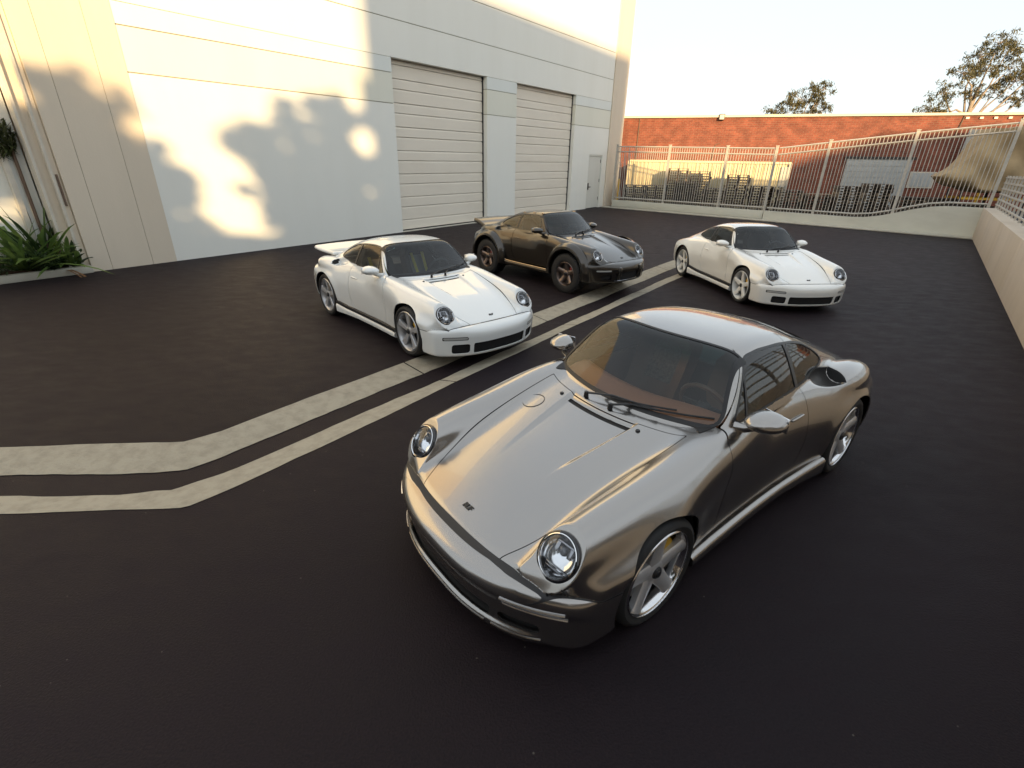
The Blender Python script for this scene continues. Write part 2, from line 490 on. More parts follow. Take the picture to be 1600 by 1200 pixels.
def shell(M, t):
    """thickness: outer skin, inner skin and the turned-in edge"""
    V, N, F = M
    E = np.concatenate([F[:, [0, 1]], F[:, [1, 2]], F[:, [2, 0]]])
    k = np.sort(E, 1); _, idx, c = np.unique(k[:, 0].astype(np.int64) * (len(V) + 1) + k[:, 1], return_index=True, return_counts=True)
    B = E[idx[c == 1]]
    B = B[~((np.abs(V[B[:, 0], 1]) < 1e-4) & (np.abs(V[B[:, 1], 1]) < 1e-4))]
    Vi = V - N * t; n = len(V)
    ed = V[B[:, 1]] - V[B[:, 0]]; nr = np.cross(ed, N[B[:, 0]]); nr /= np.maximum(np.linalg.norm(nr, axis=1), 1e-9)[:, None]
    RV = np.concatenate([V[B[:, 0]], V[B[:, 1]], Vi[B[:, 1]], Vi[B[:, 0]]]); m = len(B); r = np.arange(m) + 2 * n
    RF = np.concatenate([np.stack([r + m, r, r + 3 * m], 1), np.stack([r + m, r + 3 * m, r + 2 * m], 1)])
    VV = np.concatenate([V, Vi, RV]); NN = np.concatenate([N, -N, nr, nr, nr, nr])
    FF = np.concatenate([F, F[:, ::-1] + n, RF])
    MI = np.concatenate([np.zeros(len(F)), np.ones(len(F)), np.zeros(len(RF))])
    return VV, NN, FF, MI

def poly_d(px, py, poly):
    """signed distance to a closed polygon, negative inside"""
    P = np.array(poly, float); Q = np.roll(P, -1, 0)
    d = np.full(px.shape, 1e9); ins = np.zeros(px.shape, bool)
    for (x0, y0), (x1, y1) in zip(P, Q):
        ex, ey = x1 - x0, y1 - y0
        t = np.clip(((px - x0) * ex + (py - y0) * ey) / (ex * ex + ey * ey + 1e-12), 0, 1)
        d = np.minimum(d, np.hypot(px - x0 - t * ex, py - y0 - t * ey))
        c = (y0 > py) != (y1 > py)
        ins ^= c & (px < (x1 - x0) * (py - y0) / (y1 - y0 + (1e-12 if y1 == y0 else 0)) + x0)
    return np.where(ins, -d, d)

def smooth_poly(pts, n=6, rad=None):
    """closed Catmull-Rom"""
    P = [np.array(p, float) for p in pts]; K = len(P); out = []
    for i in range(K):
        a, b, c, d = P[i - 1], P[i], P[(i + 1) % K], P[(i + 2) % K]
        for j in range(n):
            t = j / n
            out.append(.5 * ((2 * b) + (c - a) * t + (2 * a - 5 * b + 4 * c - d) * t * t + (3 * b - a - 3 * c + d) * t**3))
    return out

def round_poly(pts, r, n=5):
    """polygon with corners rounded by radius-like cut r"""
    P = [np.array(p, float) for p in pts]; K = len(P); out = []
    rr = r if isinstance(r, (list, tuple)) else [r] * K
    for i in range(K):
        a, b, c = P[i - 1], P[i], P[(i + 1) % K]
        u = (a - b) / np.linalg.norm(a - b); v = (c - b) / np.linalg.norm(c - b)
        s = b + u * rr[i]; e = b + v * rr[i]
        for j in range(n + 1):
            t = j / n
            out.append((1 - t) ** 2 * s + 2 * t * (1 - t) * b + t * t * e)
    return out

def rrect(px, py, cx, cy, hx, hy, r):
    qx = np.abs(px - cx) - hx + r; qy = np.abs(py - cy) - hy + r
    return np.hypot(np.maximum(qx, 0), np.maximum(qy, 0)) + np.minimum(np.maximum(qx, qy), 0) - r

WS_POLY = round_poly([(-.655, .893), (.655, .893), (.500, 1.24), (.485, 1.34), (-.485, 1.34), (-.500, 1.24)], [.075, .075, .03, .02, .02, .03])
DLO = round_poly([(.405, .908), (-.42, .912), (-.70, .922), (-.90, .936), (-1.035, .958), (-1.02, .985), (-.93, 1.045), (-.78, 1.110), (-.60, 1.155), (-.38, 1.185), (-.10, 1.202), (.05, 1.198), (.105, 1.188)],
                 [.03, .08, .08, .05, .03, .02, .03, .04, .05, .06, .05, .02, .03])
DOOR = round_poly([(.575, .86), (.585, .55), (.60, .235), (-.36, .235), (-.47, .42), (-.50, .70), (-.485, 1.25), (.10, 1.25), (.20, 1.15), (.49, .90)], [.03, .1, .05, .14, .10, .1, .03, .02, .02, .02])

def build_car(P):
    root = empty(P['name'], (P['pos'][0], P['pos'][1], 0), P['yaw'])
    tag(root, P['label'], 'car', P.get('group'))
    lift = P.get('lift', 0.0)
    paint = P['paint']
    sdf = make_sdf(P)
    f = lambda x, y, z: np.minimum(*sdf(x, y, z))
    h = P['res']
    M = sdf_mesh(f, (-2.26, -2.5 * h, .10), (2.14, 1.0, 1.33), h)
    # pull the points next to the bumper crease exactly onto it
    V = M[0]; b, u = sdf(V[:, 0], V[:, 1], V[:, 2])
    k = np.where((np.abs(b - u) < .45 * h) & (V[:, 0] > 1.52))[0]
    if len(k):
        fb = lambda x, y, z: sdf(x, y, z)[0]
        fu = lambda x, y, z: sdf(x, y, z)[1]
        q = V[k].copy()
        for _ in range(6):
            gb, gu = grad(fb, q), grad(fu, q); rb, ru = fb(*q.T), fu(*q.T)
            A11, A12, A22 = (gb * gb).sum(1) + 1e-3, (gb * gu).sum(1), (gu * gu).sum(1) + 1e-3
            dt = A11 * A22 - A12 * A12; l1 = (A22 * rb - A12 * ru) / dt; l2 = (A11 * ru - A12 * rb) / dt
            st = gb * l1[:, None] + gu * l2[:, None]; L_ = np.linalg.norm(st, axis=1)
            q -= st * np.minimum(1, .5 * h / np.maximum(L_, 1e-9))[:, None]
        ok = np.linalg.norm(q - V[k], axis=1) < 1.2 * h
        V[k[ok]] = q[ok]
    M = split(M, M[0][:, 1], 0.0)[1]
    if P.get('refine'):
        M = refine(M, f, lambda p, n: (p[:, 0] > .42) & (p[:, 2] > .42) & (n[:, 2] > .12))
        M = refine(M, f, lambda p, n: (p[:, 0] > -1.45) & (p[:, 0] < -.8) & (p[:, 2] > .72) & (p[:, 1] > .5))
    V = M[0]; V[np.abs(V[:, 1]) < 1e-6, 1] = 0; M[1][V[:, 1] == 0, 1] = 0
    X = lambda m: m[0][:, 0]
    Yy = lambda m: m[0][:, 1]
    Z = lambda m: m[0][:, 2]
    up = np.array([0, 0, lift])
    def place(name, m, mats, thick=.010, sides='both', parent=root):
        """sides: 'both' = one object over both halves, 'pair' = a left and a right object"""
        res = []
        sets = [both(m)] if sides == 'both' else [m, flip(m)]
        for s in sets:
            if len(s[2]) == 0: continue
            if thick:
                v, n, ff, mi = shell(s, thick)
                me = tri_mesh(name, v + up, ff, [mats, P['inside']], n, mi)
            else:
                me = tri_mesh(name, s[0] + up, s[2], [mats], s[1])
            res.append(link(name, me, parent))
        return res
    # wheel openings
    ra = P.get('arch', (.362, .368))
    zc = P.get('archz', .328)
    d = np.minimum(np.hypot(X(M) - FA, Z(M) - zc) - ra[0], np.hypot(X(M) - RA, Z(M) - zc - .004) - ra[1])
    d = np.where(Yy(M) > .50, d, 1.0)
    M = split(M, d)[1]
    # headlight hole
    r = M[0] - HL; ax = r @ HN; rad = np.sqrt(np.maximum((r * r).sum(1) - ax * ax, 0))
    d = np.where(np.abs(ax) < .07, rad - .103, 1.0)
    M = split(M, d)[1]
    # front bumper against body
    b, u = sdf(X(M), Yy(M), Z(M))
    bw = P.get('trimw', .018)
    d = b - u
    d = np.where(X(M) < 1.5, -1, d)
    body, bump = split(M, d, 0.0)
    b, u = sdf(X(bump), Yy(bump), Z(bump))
    fade = 1 - .80 * sstep(.56, .78, Yy(bump))
    df = lambda x_, y_, z_: (lambda t: t[0] - t[1])(sdf(x_, y_, z_))
    gm = np.linalg.norm(grad(df, bump[0]), axis=1)
    trim, bump = split(bump, (b - u) / np.clip(gm, .25, 3) - bw * fade, 0.0)
    place('bumper_trim', offset(trim, .001), 'black_rubber', .006)
    # bumper lights and openings
    y, z = Yy(bump), Z(bump)
    sig, bump = split(bump, np.where(X(bump) > 1.55, rrect(y, z, .615, .372, .135, .021, .008), 1), 0)
    sigin, sigrim = split(sig, rrect(Yy(sig), Z(sig), .615, .372, .128, .0145, .006), 0)
    place('turn_signal', offset(sigin, -.003), P.get('signal', 'signal_lens'), 0, 'pair')
    place('signal_bezel', offset(sigrim, -.001), P.get('bezel', 'black_trim'), .006, 'pair')
    if P.get('bumper') != 'rally':
        y, z = Yy(bump), Z(bump)
        g1, bump = split(bump, rrect(y, z, 0, .238, .415, P.get('gh', .066), .02), 0)
        g2, bump = split(bump, rrect(Yy(bump), Z(bump), .560, .240, .100, P.get('gh', .066) - .006, .028), 0)
        place('grille', offset(g1, -.030), 'grille_black', 0)
        place('brake_duct', offset(g2, -.030), 'grille_black', 0, 'pair')
    else:
        y, z = Yy(bump), Z(bump)
        g1, bump = split(bump, rrect(y, z, 0, .245, .40, .075, .02), 0)
        g2, bump = split(bump, rrect(Yy(bump), Z(bump), .565, .255, .095, .045, .015), 0)
        place('grille', offset(g1, -.030), 'grille_black', 0)
        place('brake_duct', offset(g2, -.030), 'grille_black', 0, 'pair')
    place('front_bumper', bump, paint, .012)
    # windscreen and its seal
    wsd = lambda m: np.where((X(m) > .02) & (Z(m) > .86) & (X(m) < .9), np.maximum(poly_d(Yy(m), Z(m), WS_POLY), .212 - .29 * Yy(m) ** 2 - X(m)), 1.0)
    d = wsd(body)
    inner, body = split(body, d, .020)
    d = wsd(inner)
    glass, seal = split(inner, d, 0.0)
    place('windscreen', glass, P['ws'], 0)
    place('windscreen_seal', offset(seal, .004), 'black_rubber', .012)
    # side windows
    d = poly_d(X(body), Z(body), DLO)
    d = np.where((Yy(body) > .40) & (Z(body) > .897), d, 1.0)
    inner, body = split(body, d, .014)
    d = poly_d(X(inner), Z(inner), DLO)
    glass, wtrim = split(inner, d, 0.0)
    xs = X(glass) + .02 * (Z(glass) - .9)
    q, dw = split(glass, xs + .475, 0.0)
    dw2 = X(dw) + .43 * (Z(dw) - .9)
    main, vent = split(dw, dw2 - .265, 0.0)
    bar2, vent = split(vent, X(vent) + .43 * (Z(vent) - .9) - .283, 0.0)
    bp, main = split(main, X(main) + .02 * (Z(main) - .9) + .43, 0.0)
    place('quarter_window', offset(q, -.003), P['sg'], 0, 'pair')
    place('door_window', offset(main, -.003), P['sg'], 0, 'pair')
    place('vent_window', offset(vent, -.003), P['sg'], 0, 'pair')
    place('window_trim', offset(join(wtrim, bar2, bp), .002), P.get('wtrim', 'black_trim'), .010, 'pair')
    # rear window
    RW = round_poly([(-.66, -.46), (-.66, .46), (-1.22, .44), (-1.30, 0), (-1.22, -.44)], [.07, .07, .10, .05, .10])
    d = np.where((Z(body) > .9), poly_d(X(body), Yy(body), RW), 1)
    inner, body = split(body, d, .016)
    rg, rs = split(inner, poly_d(X(inner), Yy(inner), RW), 0)
    place('rear_window', rg, P['sg'], 0)
    place('rear_window_seal', offset(rs, .003), 'black_rubber', .012)
    # black mouth of the haunch intake
    if P.get('intake', True):
        m = body[1][:, 0] > .30
        d = np.maximum.reduce([-(X(body) + 1.16), X(body) + .90, .60 - Yy(body), Yy(body) - .88, .76 - Z(body)])
        d = np.maximum(d, .55 - body[1][:, 0])
        mouth, body = split(body, d, 0)
        place('intake_mouth', offset(mouth, -.004), 'grille_black', 0, 'pair')
    # bonnet
    gap = P.get('gap', .0055)
    def hood_d(m):
        side = spl([(.5, .575), (.9, .560), (1.3, .528), (1.6, .487), (1.8, .432), (1.93, .375), (2.2, .28)])(X(m))
        rear = .80 - .36 * Yy(m) ** 2
        return np.where(Z(m) > .40, smax((rear - X(m)), (Yy(m) - side), .02), 1)
    a_, body = split(body, hood_d(body), gap / 2)
    hood, _ = split(a_, hood_d(a_), -gap / 2)
    # vent slot at the rear edge of the bonnet hollow
    if P.get('recess', .022):
        d = np.maximum(np.abs(X(hood) - (.845 - .36 * Yy(hood) ** 2)) - .017, Yy(hood) - S_YC(X(hood)) + .012)
        sl, hood = split(hood, d, 0)
        place('bonnet_slot', offset(sl, -.008), 'grille_black', 0)
    place('bonnet', hood, P.get('hoodpaint', paint), .008)
    # doors
    def door_d(m): return np.where((Yy(m) > .45), poly_d(X(m), Z(m), DOOR), 1)
    a_, body = split(body, door_d(body), gap / 2)
    door, _ = split(a_, door_d(a_), -gap / 2)
    doors = place('door', door, paint, .010, 'pair')
    # tail lamps, engine lid, body
    d = np.where(X(body) < -1.6, rrect(Yy(body), Z(body), .53, .585, .21, .05, .02), 1)
    tl, body = split(body, d, 0)
    place('tail_lamp', tl, 'red_lens', 0, 'pair')
    def lid_d(m): return np.where((X(m) < -1.3) & (Z(m) > .62), rrect(X(m), Yy(m), -1.69, 0, .33, .50, .06), 1)
    a_, body = split(body, lid_d(body), gap / 2)
    lid, _ = split(a_, lid_d(a_), -gap / 2)
    place('engine_lid', lid, paint, .008)
    place('body_shell', body, paint, .010)

    L = (0, 0, lift)
    # wheel wells
    for ax_, rr_ in ((FA, ra[0] + .010), (RA, ra[1] + .010)):
        for s in (1, -1):
            mb = MB(); n = 22; rows = []
            for yy in (.40, .60, .80):
                rows.append([(ax_ + rr_ * math.cos(t), s * yy, zc + lift + rr_ * math.sin(t)) for t in [math.pi * (i / n * 1.3 - .15) for i in range(n + 1)]])
            mb.grid(rows)
            c = (ax_, s * .40, zc + lift); k = len(mb.v)
            mb.add([c] + rows[0], [(0, i + 1, i + 2) for i in range(n)])
            mb.obj('wheel_well', 'car_under', root)
    # headlights
    q = Vector(HN).to_track_quat('Z', 'Y')
    for s in (1, -1):
        n = Vector((HN[0], HN[1] * s, HN[2])); q = n.to_track_quat('Z', 'Y')
        c = Vector((HL[0], HL[1] * s, HL[2] + lift))
        hl = MB().lathe([(.108, -.012), (.118, -.006), (.120, .004), (.117, .012), (.110, .015), (.106, .010), (.104, -.002), (.104, -.012)], 48, 'z', closed=True).obj('headlight', P.get('ringmat', 'black_gloss'), root, c, q.to_euler())
        MB().lathe([(.107, .004), (.107, .017), (.103, .019), (.099, .015), (.099, .002)], 48, 'z', closed=True).obj('chrome_ring', 'chrome', hl)
        MB().lathe([(.100, .012), (.092, .022), (.076, .031), (.055, .037), (.030, .040), (.001, .041)], 48, 'z').obj('lens', 'lamp_glass', hl)
        MB().lathe([(.101, .008), (.099, -.012), (.090, -.035), (.070, -.055), (.040, -.068), (.001, -.072)], 40, 'z').obj('reflector', 'reflector', hl)
        mb = MB()
        mb.lathe([(.001, -.010), (.020, -.012), (.028, -.020), (.030, -.060)], 28, 'z', c=(0, .034, 0))
        mb.obj('projector', 'lamp_dark', hl)
        mb = MB(); mb.box((0, -.052, -.020), (.148, .006, .018)); mb.box((0, -.066, -.016), (.126, .006, .014)); mb.box((0, .062, -.024), (.120, .010, .02)); mb.box((-.040, .034, -.03), (.022, .05, .03)); mb.box((.040, .034, -.03), (.022, .05, .03))
        mb.obj('light_bar', 'chrome_dark', hl, bevel=.002)
        mb = MB().lathe([(.001, .006), (.019, .001), (.026, -.010)], 28, 'z', c=(0, .030, -.002)); mb.obj('bulb_lens', 'lamp_glass', hl)
    # rockers
    for s in (1, -1):
        xs = [.835, .78, .6, .3, 0, -.3, -.55, -.72, -.835]
        ys = [.822, .822, .818, .814, .814, .822, .842, .868, .885]
        zt_ = [.215, .222, .222, .222, .224, .228, .238, .262, .280]
        rows = []
        for x_, y_, z_ in zip(xs, ys, zt_):
            prof = [(-.10, z_ - .004), (-.03, z_), (.000, z_ - .004), (.014, z_ - .018), (.018, z_ - .045), (.012, .150), (-.01, .138), (-.10, .136)]
            rows.append([(x_, s * (y_ + p), w_ + lift) for p, w_ in prof])
        mb = MB().grid(rows)
        C = len(rows[0])
        mb.f.append(tuple(range(C))); mb.m.append(0); mb.f.append(tuple((len(rows) - 1) * C + i for i in range(C))); mb.m.append(0)
        rk = mb.obj('rocker_panel', paint, root, smooth=45)
        if P.get('stripe'):
            rows = []
            for x_, y_, z_ in zip(xs, ys, zt_):
                rows.append([(x_, s * (y_ + .004), z_ - .004 + lift), (x_, s * (y_ + .012), z_ + .002 + lift), (x_, s * (y_ + .008), z_ + .040 + lift), (x_, s * (y_ - .03), z_ + .046 + lift)])
            MB().grid(rows).obj('sill_stripe', 'black_trim', rk)
        if P.get('sillline'):
            MB().tube([(x_, s * (y_ + .006), z_ + .006 + lift) for x_, y_, z_ in zip(xs, ys, zt_)], .007, 6).obj('sill_trim', 'sill_bright', rk)
    # mirrors
    for s in (1, -1):
        def mf(x, y, z):
            x = x - .335; y = y - .845; z = z - .955
            xx = x + .25 * y
            t = sstep(-.12, .10, xx)
            e = np.sqrt((xx / .118) ** 2 + (y / .105) ** 2 + (z / (.066 - .012 * t)) ** 2) - 1
            return smax(e * .07, -(xx + .058), .012)
        m = sdf_mesh(mf, (.15, .70, .86), (.52, .99, 1.05), .009)
        if s < 0: m = flip(m)
        mir = link('door_mirror', tri_mesh('door_mirror', m[0] + up, m[2], [paint], m[1]), root)
        MB().tube([(.40, s * .70, .885 + lift), (.385, s * .755, .893 + lift), (.365, s * .80, .915 + lift), (.35, s * .835, .94 + lift)], [.035, .026, .026, .034], 14).obj('mirror_arm', P.get('armmat', paint), mir)
        MB().box((.268, s * .868, .955 + lift), (.006, .165, .092), rot=Matrix.Rotation(-s * .25, 3, 'Z')).obj('mirror_glass', 'chrome', mir, bevel=.002)
    # door handles
    for s, dr in zip((1, -1), doors):
        ysd = lambda x, z: float(S_W(x) - .8 * max(z - .52, 0) ** 2)
        pts = [(-.27, s * (ysd(-.27, .735) + .006), .735 + lift), (-.30, s * (ysd(-.30, .735) + .009), .737 + lift), (-.40, s * (ysd(-.40, .737) + .009), .739 + lift), (-.43, s * (ysd(-.43, .74) + .006), .74 + lift)]
        MB().tube(pts, [.006, .009, .009, .006], 8).obj('door_handle', P.get('handle', paint), dr)
    # wipers
    for i, (y0, y1, y2) in enumerate(((.06, .33, .62), (-.16, .18, .42))):
        wz = lambda y, t: (.705 - 1.2 * t - .42 * y * y + .012, y, .875 + t)
        a0 = (.775 - .42 * y0 * y0, y0, .872 - .0)
        wp = MB().lathe([(.001, .022), (.013, .020), (.016, .0), (.018, -.02)], 14, 'z', c=(a0[0], a0[1], a0[2] + lift)).obj('wiper', 'black_trim', root)
        t1 = .030
        p1 = wz(y1, t1); p2 = wz(y2, .055)
        MB().tube([(a0[0], a0[1], a0[2] + .012 + lift), (p1[0] + .03, (y0 + y1) / 2, (a0[2] + p1[2]) / 2 + .02 + lift), (p1[0] + .012, p1[1], p1[2] + .014 + lift)], [.008, .007, .005], 6).obj('wiper_arm', 'black_trim', wp)
        pts = [Vector(wz(y1 + (y2 - y1) * (k / 8 * 1.75 - .75), t1 + .022 * (k / 8 * 1.75 - .75))) + Vector((.004, 0, .008 + lift)) for k in range(9)]
        MB().tube(pts, .006, 6).obj('wiper_blade', 'black_rubber', wp)
    # badge and bonnet pins
    hz = lambda x, y: float(S_TOP(x) - S_DROP(x) * y * y)
    bx = 1.845; sl = math.atan2(hz(bx - .03, 0) - hz(bx + .03, 0), .06)
    cu = bpy.data.curves.new('badge', 'FONT'); cu.body = 'RUF'; cu.size = .042; cu.extrude = .002; cu.offset = .0016; cu.shear = .25; cu.align_x = 'CENTER'; cu.align_y = 'CENTER'; cu.space_character = .82
    to = bpy.data.objects.new('badge', cu); COL.objects.link(to)
    dg = bpy.context.evaluated_depsgraph_get(); bme = bpy.data.meshes.new_from_object(to.evaluated_get(dg)); bpy.data.objects.remove(to)
    bme.materials.clear(); bme.materials.append(MAT['black_trim'])
    link('badge', bme, root, (bx, 0, hz(bx, 0) + .004 + lift), (sl, 0, math.pi / 2))
    for s in (1, -1):
        px, py = .865, .33 * s
        MB().lathe([(.001, .006), (.012, .005), (.015, 0), (.015, -.01)], 14, 'z', c=(px - .36 * py * py, py, hz(px - .04, py) + .003 + lift)).obj('bonnet_pin', 'black_trim', root)
    interior(P, root, lift)
    wheels(P, root)
    return root, place, sdf

def interior(P, root, lift):
    dash, seat, dark = P['dash'], P['seat'], 'cabin_dark'
    # dashboard: swept rounded section across the car
    rows = []
    for i in range(13):
        y = -.62 + 1.24 * i / 12
        bow = .30 * y * y
        hmp = .020 * gau(y, .36, .20)
        prof = [(.60, .60), (.60, .845), (.52, .868 + hmp * .6), (.42, .868 + hmp), (.355, .850 + hmp), (.335, .81), (.35, .74), (.40, .60)]
        rows.append([(x - bow, y, z + lift) for x, z in prof])
    MB().grid(rows).obj('dashboard', dash, root, smooth=50)
    # steering wheel (left-hand drive)
    c = Vector((.145, .36, .805 + lift)); ax = Vector((-1, 0, .42)).normalized(); u = Vector((0, 1, 0)); w = ax.cross(u)
    w.normalize()
    ring = [c + u * (.180 * math.cos(t)) + w * (.180 * math.sin(t)) for t in [2 * math.pi * k / 28 for k in range(28)]]
    st = MB().tube(ring, .016, 8, closed=True).obj('steering_wheel', P.get('swmat', dark), root)
    mb = MB()
    for t in (0, math.pi, -math.pi / 2): mb.bar(c, c + (u * math.cos(t) + w * math.sin(t)) * .178, .035, .012, up=ax)
    mb.tube([c + ax * .01, c - ax * .22], [.05, .03], 12)
    mb.obj('steering_hub', dark, st)
    # seats
    for s in (1, -1):
        yc = .36 * s
        side = [(-.10, .46), (-.20, .44), (-.28, .47), (-.36, .62), (-.43, .78), (-.49, .94), (-.525, 1.05), (-.54, 1.09)]
        wd = [.25, .25, .25, .245, .25, .25, .17, .13]
        cush = [(.18, .43, .25), (.12, .45, .25), (0, .455, .25), (-.10, .46, .25)]
        def strip(line, th, bol):
            rows = []
            for (x, z, hw) in line:
                row = []
                for k in range(9):
                    t = -1 + 2 * k / 8
                    row.append((x, z, t * hw, bol * max(0, abs(t) - .45) / .55))
                rows.append(row)
            return rows
        mb = MB()
        # cushion
        R = [[(x, yc + t, z + b * .9 + lift) for (x, z, t, b) in row] for row in strip(cush + [(-.24, .45, .25)], .1, .07)]
        mb.grid(R)
        R2 = [[(p[0], p[1], .30 + lift) for p in row] for row in R]
        mb.grid(R2)
        mb.grid([R[0], R2[0]]); mb.grid([[r[0] for r in R], [r[0] for r in R2]]); mb.grid([[r[-1] for r in R], [r[-1] for r in R2]])
        sc = mb.obj('seat', seat, root, smooth=60)
        mb = MB()
        bl = [(x, z, w_) for (x, z), w_ in zip(side[2:], wd[2:])]
        R = [[(x + b * .95, yc + t, z + lift) for (x, z, t, b) in row] for row in strip(bl, .1, .10)]
        mb.grid(R)
        R2 = [[(p[0] - .09 - (p[0] - r[4][0]) * .85, p[1], p[2]) for p in r] for r in R]
        mb.grid(R2); mb.grid([R[-1], R2[-1]]); mb.grid([[r[0] for r in R], [r[0] for r in R2]]); mb.grid([[r[-1] for r in R], [r[-1] for r in R2]])
        mb.obj('seat_back', seat, sc, smooth=60)
        if P.get('seatpanel'):
            mb = MB(); R = [[(x + .012, yc + t * .62, z + lift) for (x, z, t, b) in row] for row in strip([(a_ + .002, b_, c_) for a_, b_, c_ in bl[1:-2]], .1, 0)]
            mb.grid(R); mb.obj('seat_panel', P['seatpanel'], sc)
        if P.get('belts'):
            for k in (-.10, .10):
                MB().bar((-.46, yc + k, .98 + lift), (-.24, yc + k * .8, .56 + lift), .05, .006, up=(1, 0, .4)).obj('seat_belt', P['belts'], sc)
    mb = MB(); mb.box((-.62, 0, .52 + lift), (.10, 1.15, .60)); mb.box((.0, 0, .24 + lift), (1.2, 1.2, .05)); mb.box((.05, 0, .38 + lift), (.8, .16, .24)); mb.box((-.95, 0, .80 + lift), (.62, 1.0, .05))
    mb.obj('cabin_floor', dark, root, bevel=.02)
    for s in (1, -1):
        MB().box((.05, s * .655, .60 + lift), (1.0, .03, .46)).obj('door_card', P.get('card', dark), root, bevel=.01)

def make_wheel_parts(spec):
    """one wheel, axle along +y (outer face at +y), origin at the hub; y = 0 is the tyre's outer wall"""
    R, W, rim, key = spec['R'], spec['W'], spec['rim'], spec['key']
    mt = spec['mat']
    root = MB().lathe([(rim * .985, -.002), (rim, -.004), (rim + .004, -.010), (rim - .004, -.016), (rim - .014, -.03), (rim - .020, -.10), (rim - .024, -W + .03), (rim, -W + .01), (rim + .003, -W + .008), (rim - .03, -W + .02), (rim - .036, -.11), (rim - .030, -.035), (rim - .018, -.012)], 64).mesh('wheel', spec.get('lipmat', mt), smooth=30)
    t = rim + .004
    prof = [(t - .008, -.018), (t, -.010), (t + .012, -.002), (t + .03, .003), (R - .035, .003), (R - .016, -.006), (R - .005, -.020), (R, -.040), (R, -W / 2), (R, -W + .040), (R - .005, -W + .02), (R - .02, -W + .004), (t + .02, -W), (t - .008, -W + .016)]
    tb = MB().lathe(prof, 72)
    if spec.get('knobs'):
        n = 44
        for i in range(n):
            for k, yy in enumerate((-.028, -.075, -.12, -.165, -W + .028)):
                a = 2 * math.pi * (i + .5 * (k % 2)) / n
                rot = Matrix.Rotation(-a, 3, 'Y')
                tb.box(rot @ Vector((R + .002, yy, 0)), (.018, .034, .026), rot=rot)
    tyre = tb.mesh('tyre', 'tyre', smooth=30)
    # spoke: tapered beam from hub to rim
    sp = []
    ns = spec.get('n', 5)
    def beam(a0, a1, w0, w1, yh, yr, th):
        mb = MB(); rows = []
        K = 7
        for i in range(K):
            u = i / (K - 1); r = .030 + (rim - .045) * u
            a = a0 + (a1 - a0) * u; w = w0 + (w1 - w0) * u + .018 * max(0, u - .8) / .2
            y = yh + (yr - yh) * (u ** 1.5)
            dx, dz = math.cos(a), math.sin(a); px, pz = -dz, dx
            pr = [(-w, -.010), (-w * .80, -.001), (0, .003), (w * .80, -.001), (w, -.010), (w * .8, -th), (-w * .8, -th)]
            rows.append([(dx * r + px * q, y + e, dz * r + pz * q) for q, e in pr])
        rows2 = [r + [r[0]] for r in rows]
        mb.grid(rows2)
        mb.f.append(tuple(range(7))); mb.m.append(0)
        return mb
    for i in range(ns):
        a = 2 * math.pi * i / ns + spec.get('phase', .3)
        if spec.get('twin'):
            m1 = beam(a - .10, a - .085, .020, .020, -.030, -.016, .04); m2 = beam(a + .10, a + .085, .020, .020, -.030, -.016, .04)
            m1.add(m2.v, m2.f); sp.append(m1.mesh('spoke', mt, smooth=40))
        else:
            sp.append(beam(a, a, spec.get('w0', .056), spec.get('w1', .036), spec.get('yh', -.034), -.014, .045).mesh('spoke', mt, smooth=40))
    hub = MB().lathe([(.001, -.024), (.050, -.026), (.066, -.034), (.070, -.07)], 32).mesh('hub_plate', mt)
    nut = MB().lathe([(.001, -.008), (.020, -.008), (.024, -.012), (.030, -.014), (.036, -.020), (.038, -.034)], 12).mesh('wheel_nut', 'black_trim', smooth=20)
    dm = MB().lathe([(.06, -.085), (.185, -.085), (.188, -.088), (.188, -.112), (.185, -.115), (.06, -.115)], 48); disc = dm.mesh('brake_disc', 'disc', smooth=30)
    mb = MB(); rows = []
    for i in range(9):
        a = spec.get('cal', math.pi * .5) + (i - 4) * .13; c_, s_ = math.cos(a), math.sin(a)
        rows.append([(r * c_, y, r * s_) for r, y in ((.12, -.060), (.195, -.062), (.205, -.075), (.205, -.125), (.12, -.125))])
    mb.grid(rows); calm = mb.mesh('brake_caliper', spec.get('calmat', 'caliper_yellow'), smooth=40)
    return root, tyre, sp, hub, nut, disc, calm

def wheels(P, root):
    for ax_, key, z0, yo in ((FA, 'front', P['wheel']['R'], P['track'][0]), (RA, 'rear', P['wheel'].get('Rr', P['wheel']['R']), P['track'][1])):
        spec = dict(P['wheel']); spec['key'] = key
        if key == 'rear': spec['R'] = z0; spec['W'] = spec['W'] + .05; spec['cal'] = 2.6
        else: spec['cal'] = math.pi - .5
        rim, tyre, sp, hub, nut, disc, cal = make_wheel_parts(spec)
        for s in (1, -1):
            w = link('wheel', rim, root, (ax_, s * yo, z0), (0, 0, 0 if s > 0 else math.pi))
            if key == 'front' and P.get('steer'): w.rotation_euler.z += P['steer']
            link('tyre', tyre, w)
            for m in sp: link('spoke', m, w)
            link('hub_plate', hub, w); link('wheel_nut', nut, w); link('brake_disc', disc, w)
            link('brake_caliper', cal, w)
mat('paint_silver', (.345, .325, .305), .22, metal=.95, coat=1.0, coat_rough=.03)
mat('paint_white', (.80, .815, .80), .22, coat=1.0, coat_rough=.04)
mat('paint_ivory', (.80, .79, .745), .22, coat=1.0, coat_rough=.04)
mat('paint_umber', (.050, .043, .036), .30, metal=.85, coat=1.0, coat_rough=.04)
mat('black_rubber', (.012, .012, .014), .55)
mat('black_trim', (.015, .015, .017), .38)
mat('black_gloss', (.01, .01, .012), .12, coat=.5)
mat('grille_black', (.006, .006, .007), .7)
mat('car_under', (.012, .012, .012), .9)
mat('shell_inside', (.03, .028, .027), .8)
mat('cabin_dark', (.034, .034, .037), .75)
mat('chrome', (.85, .85, .86), .06, metal=1)
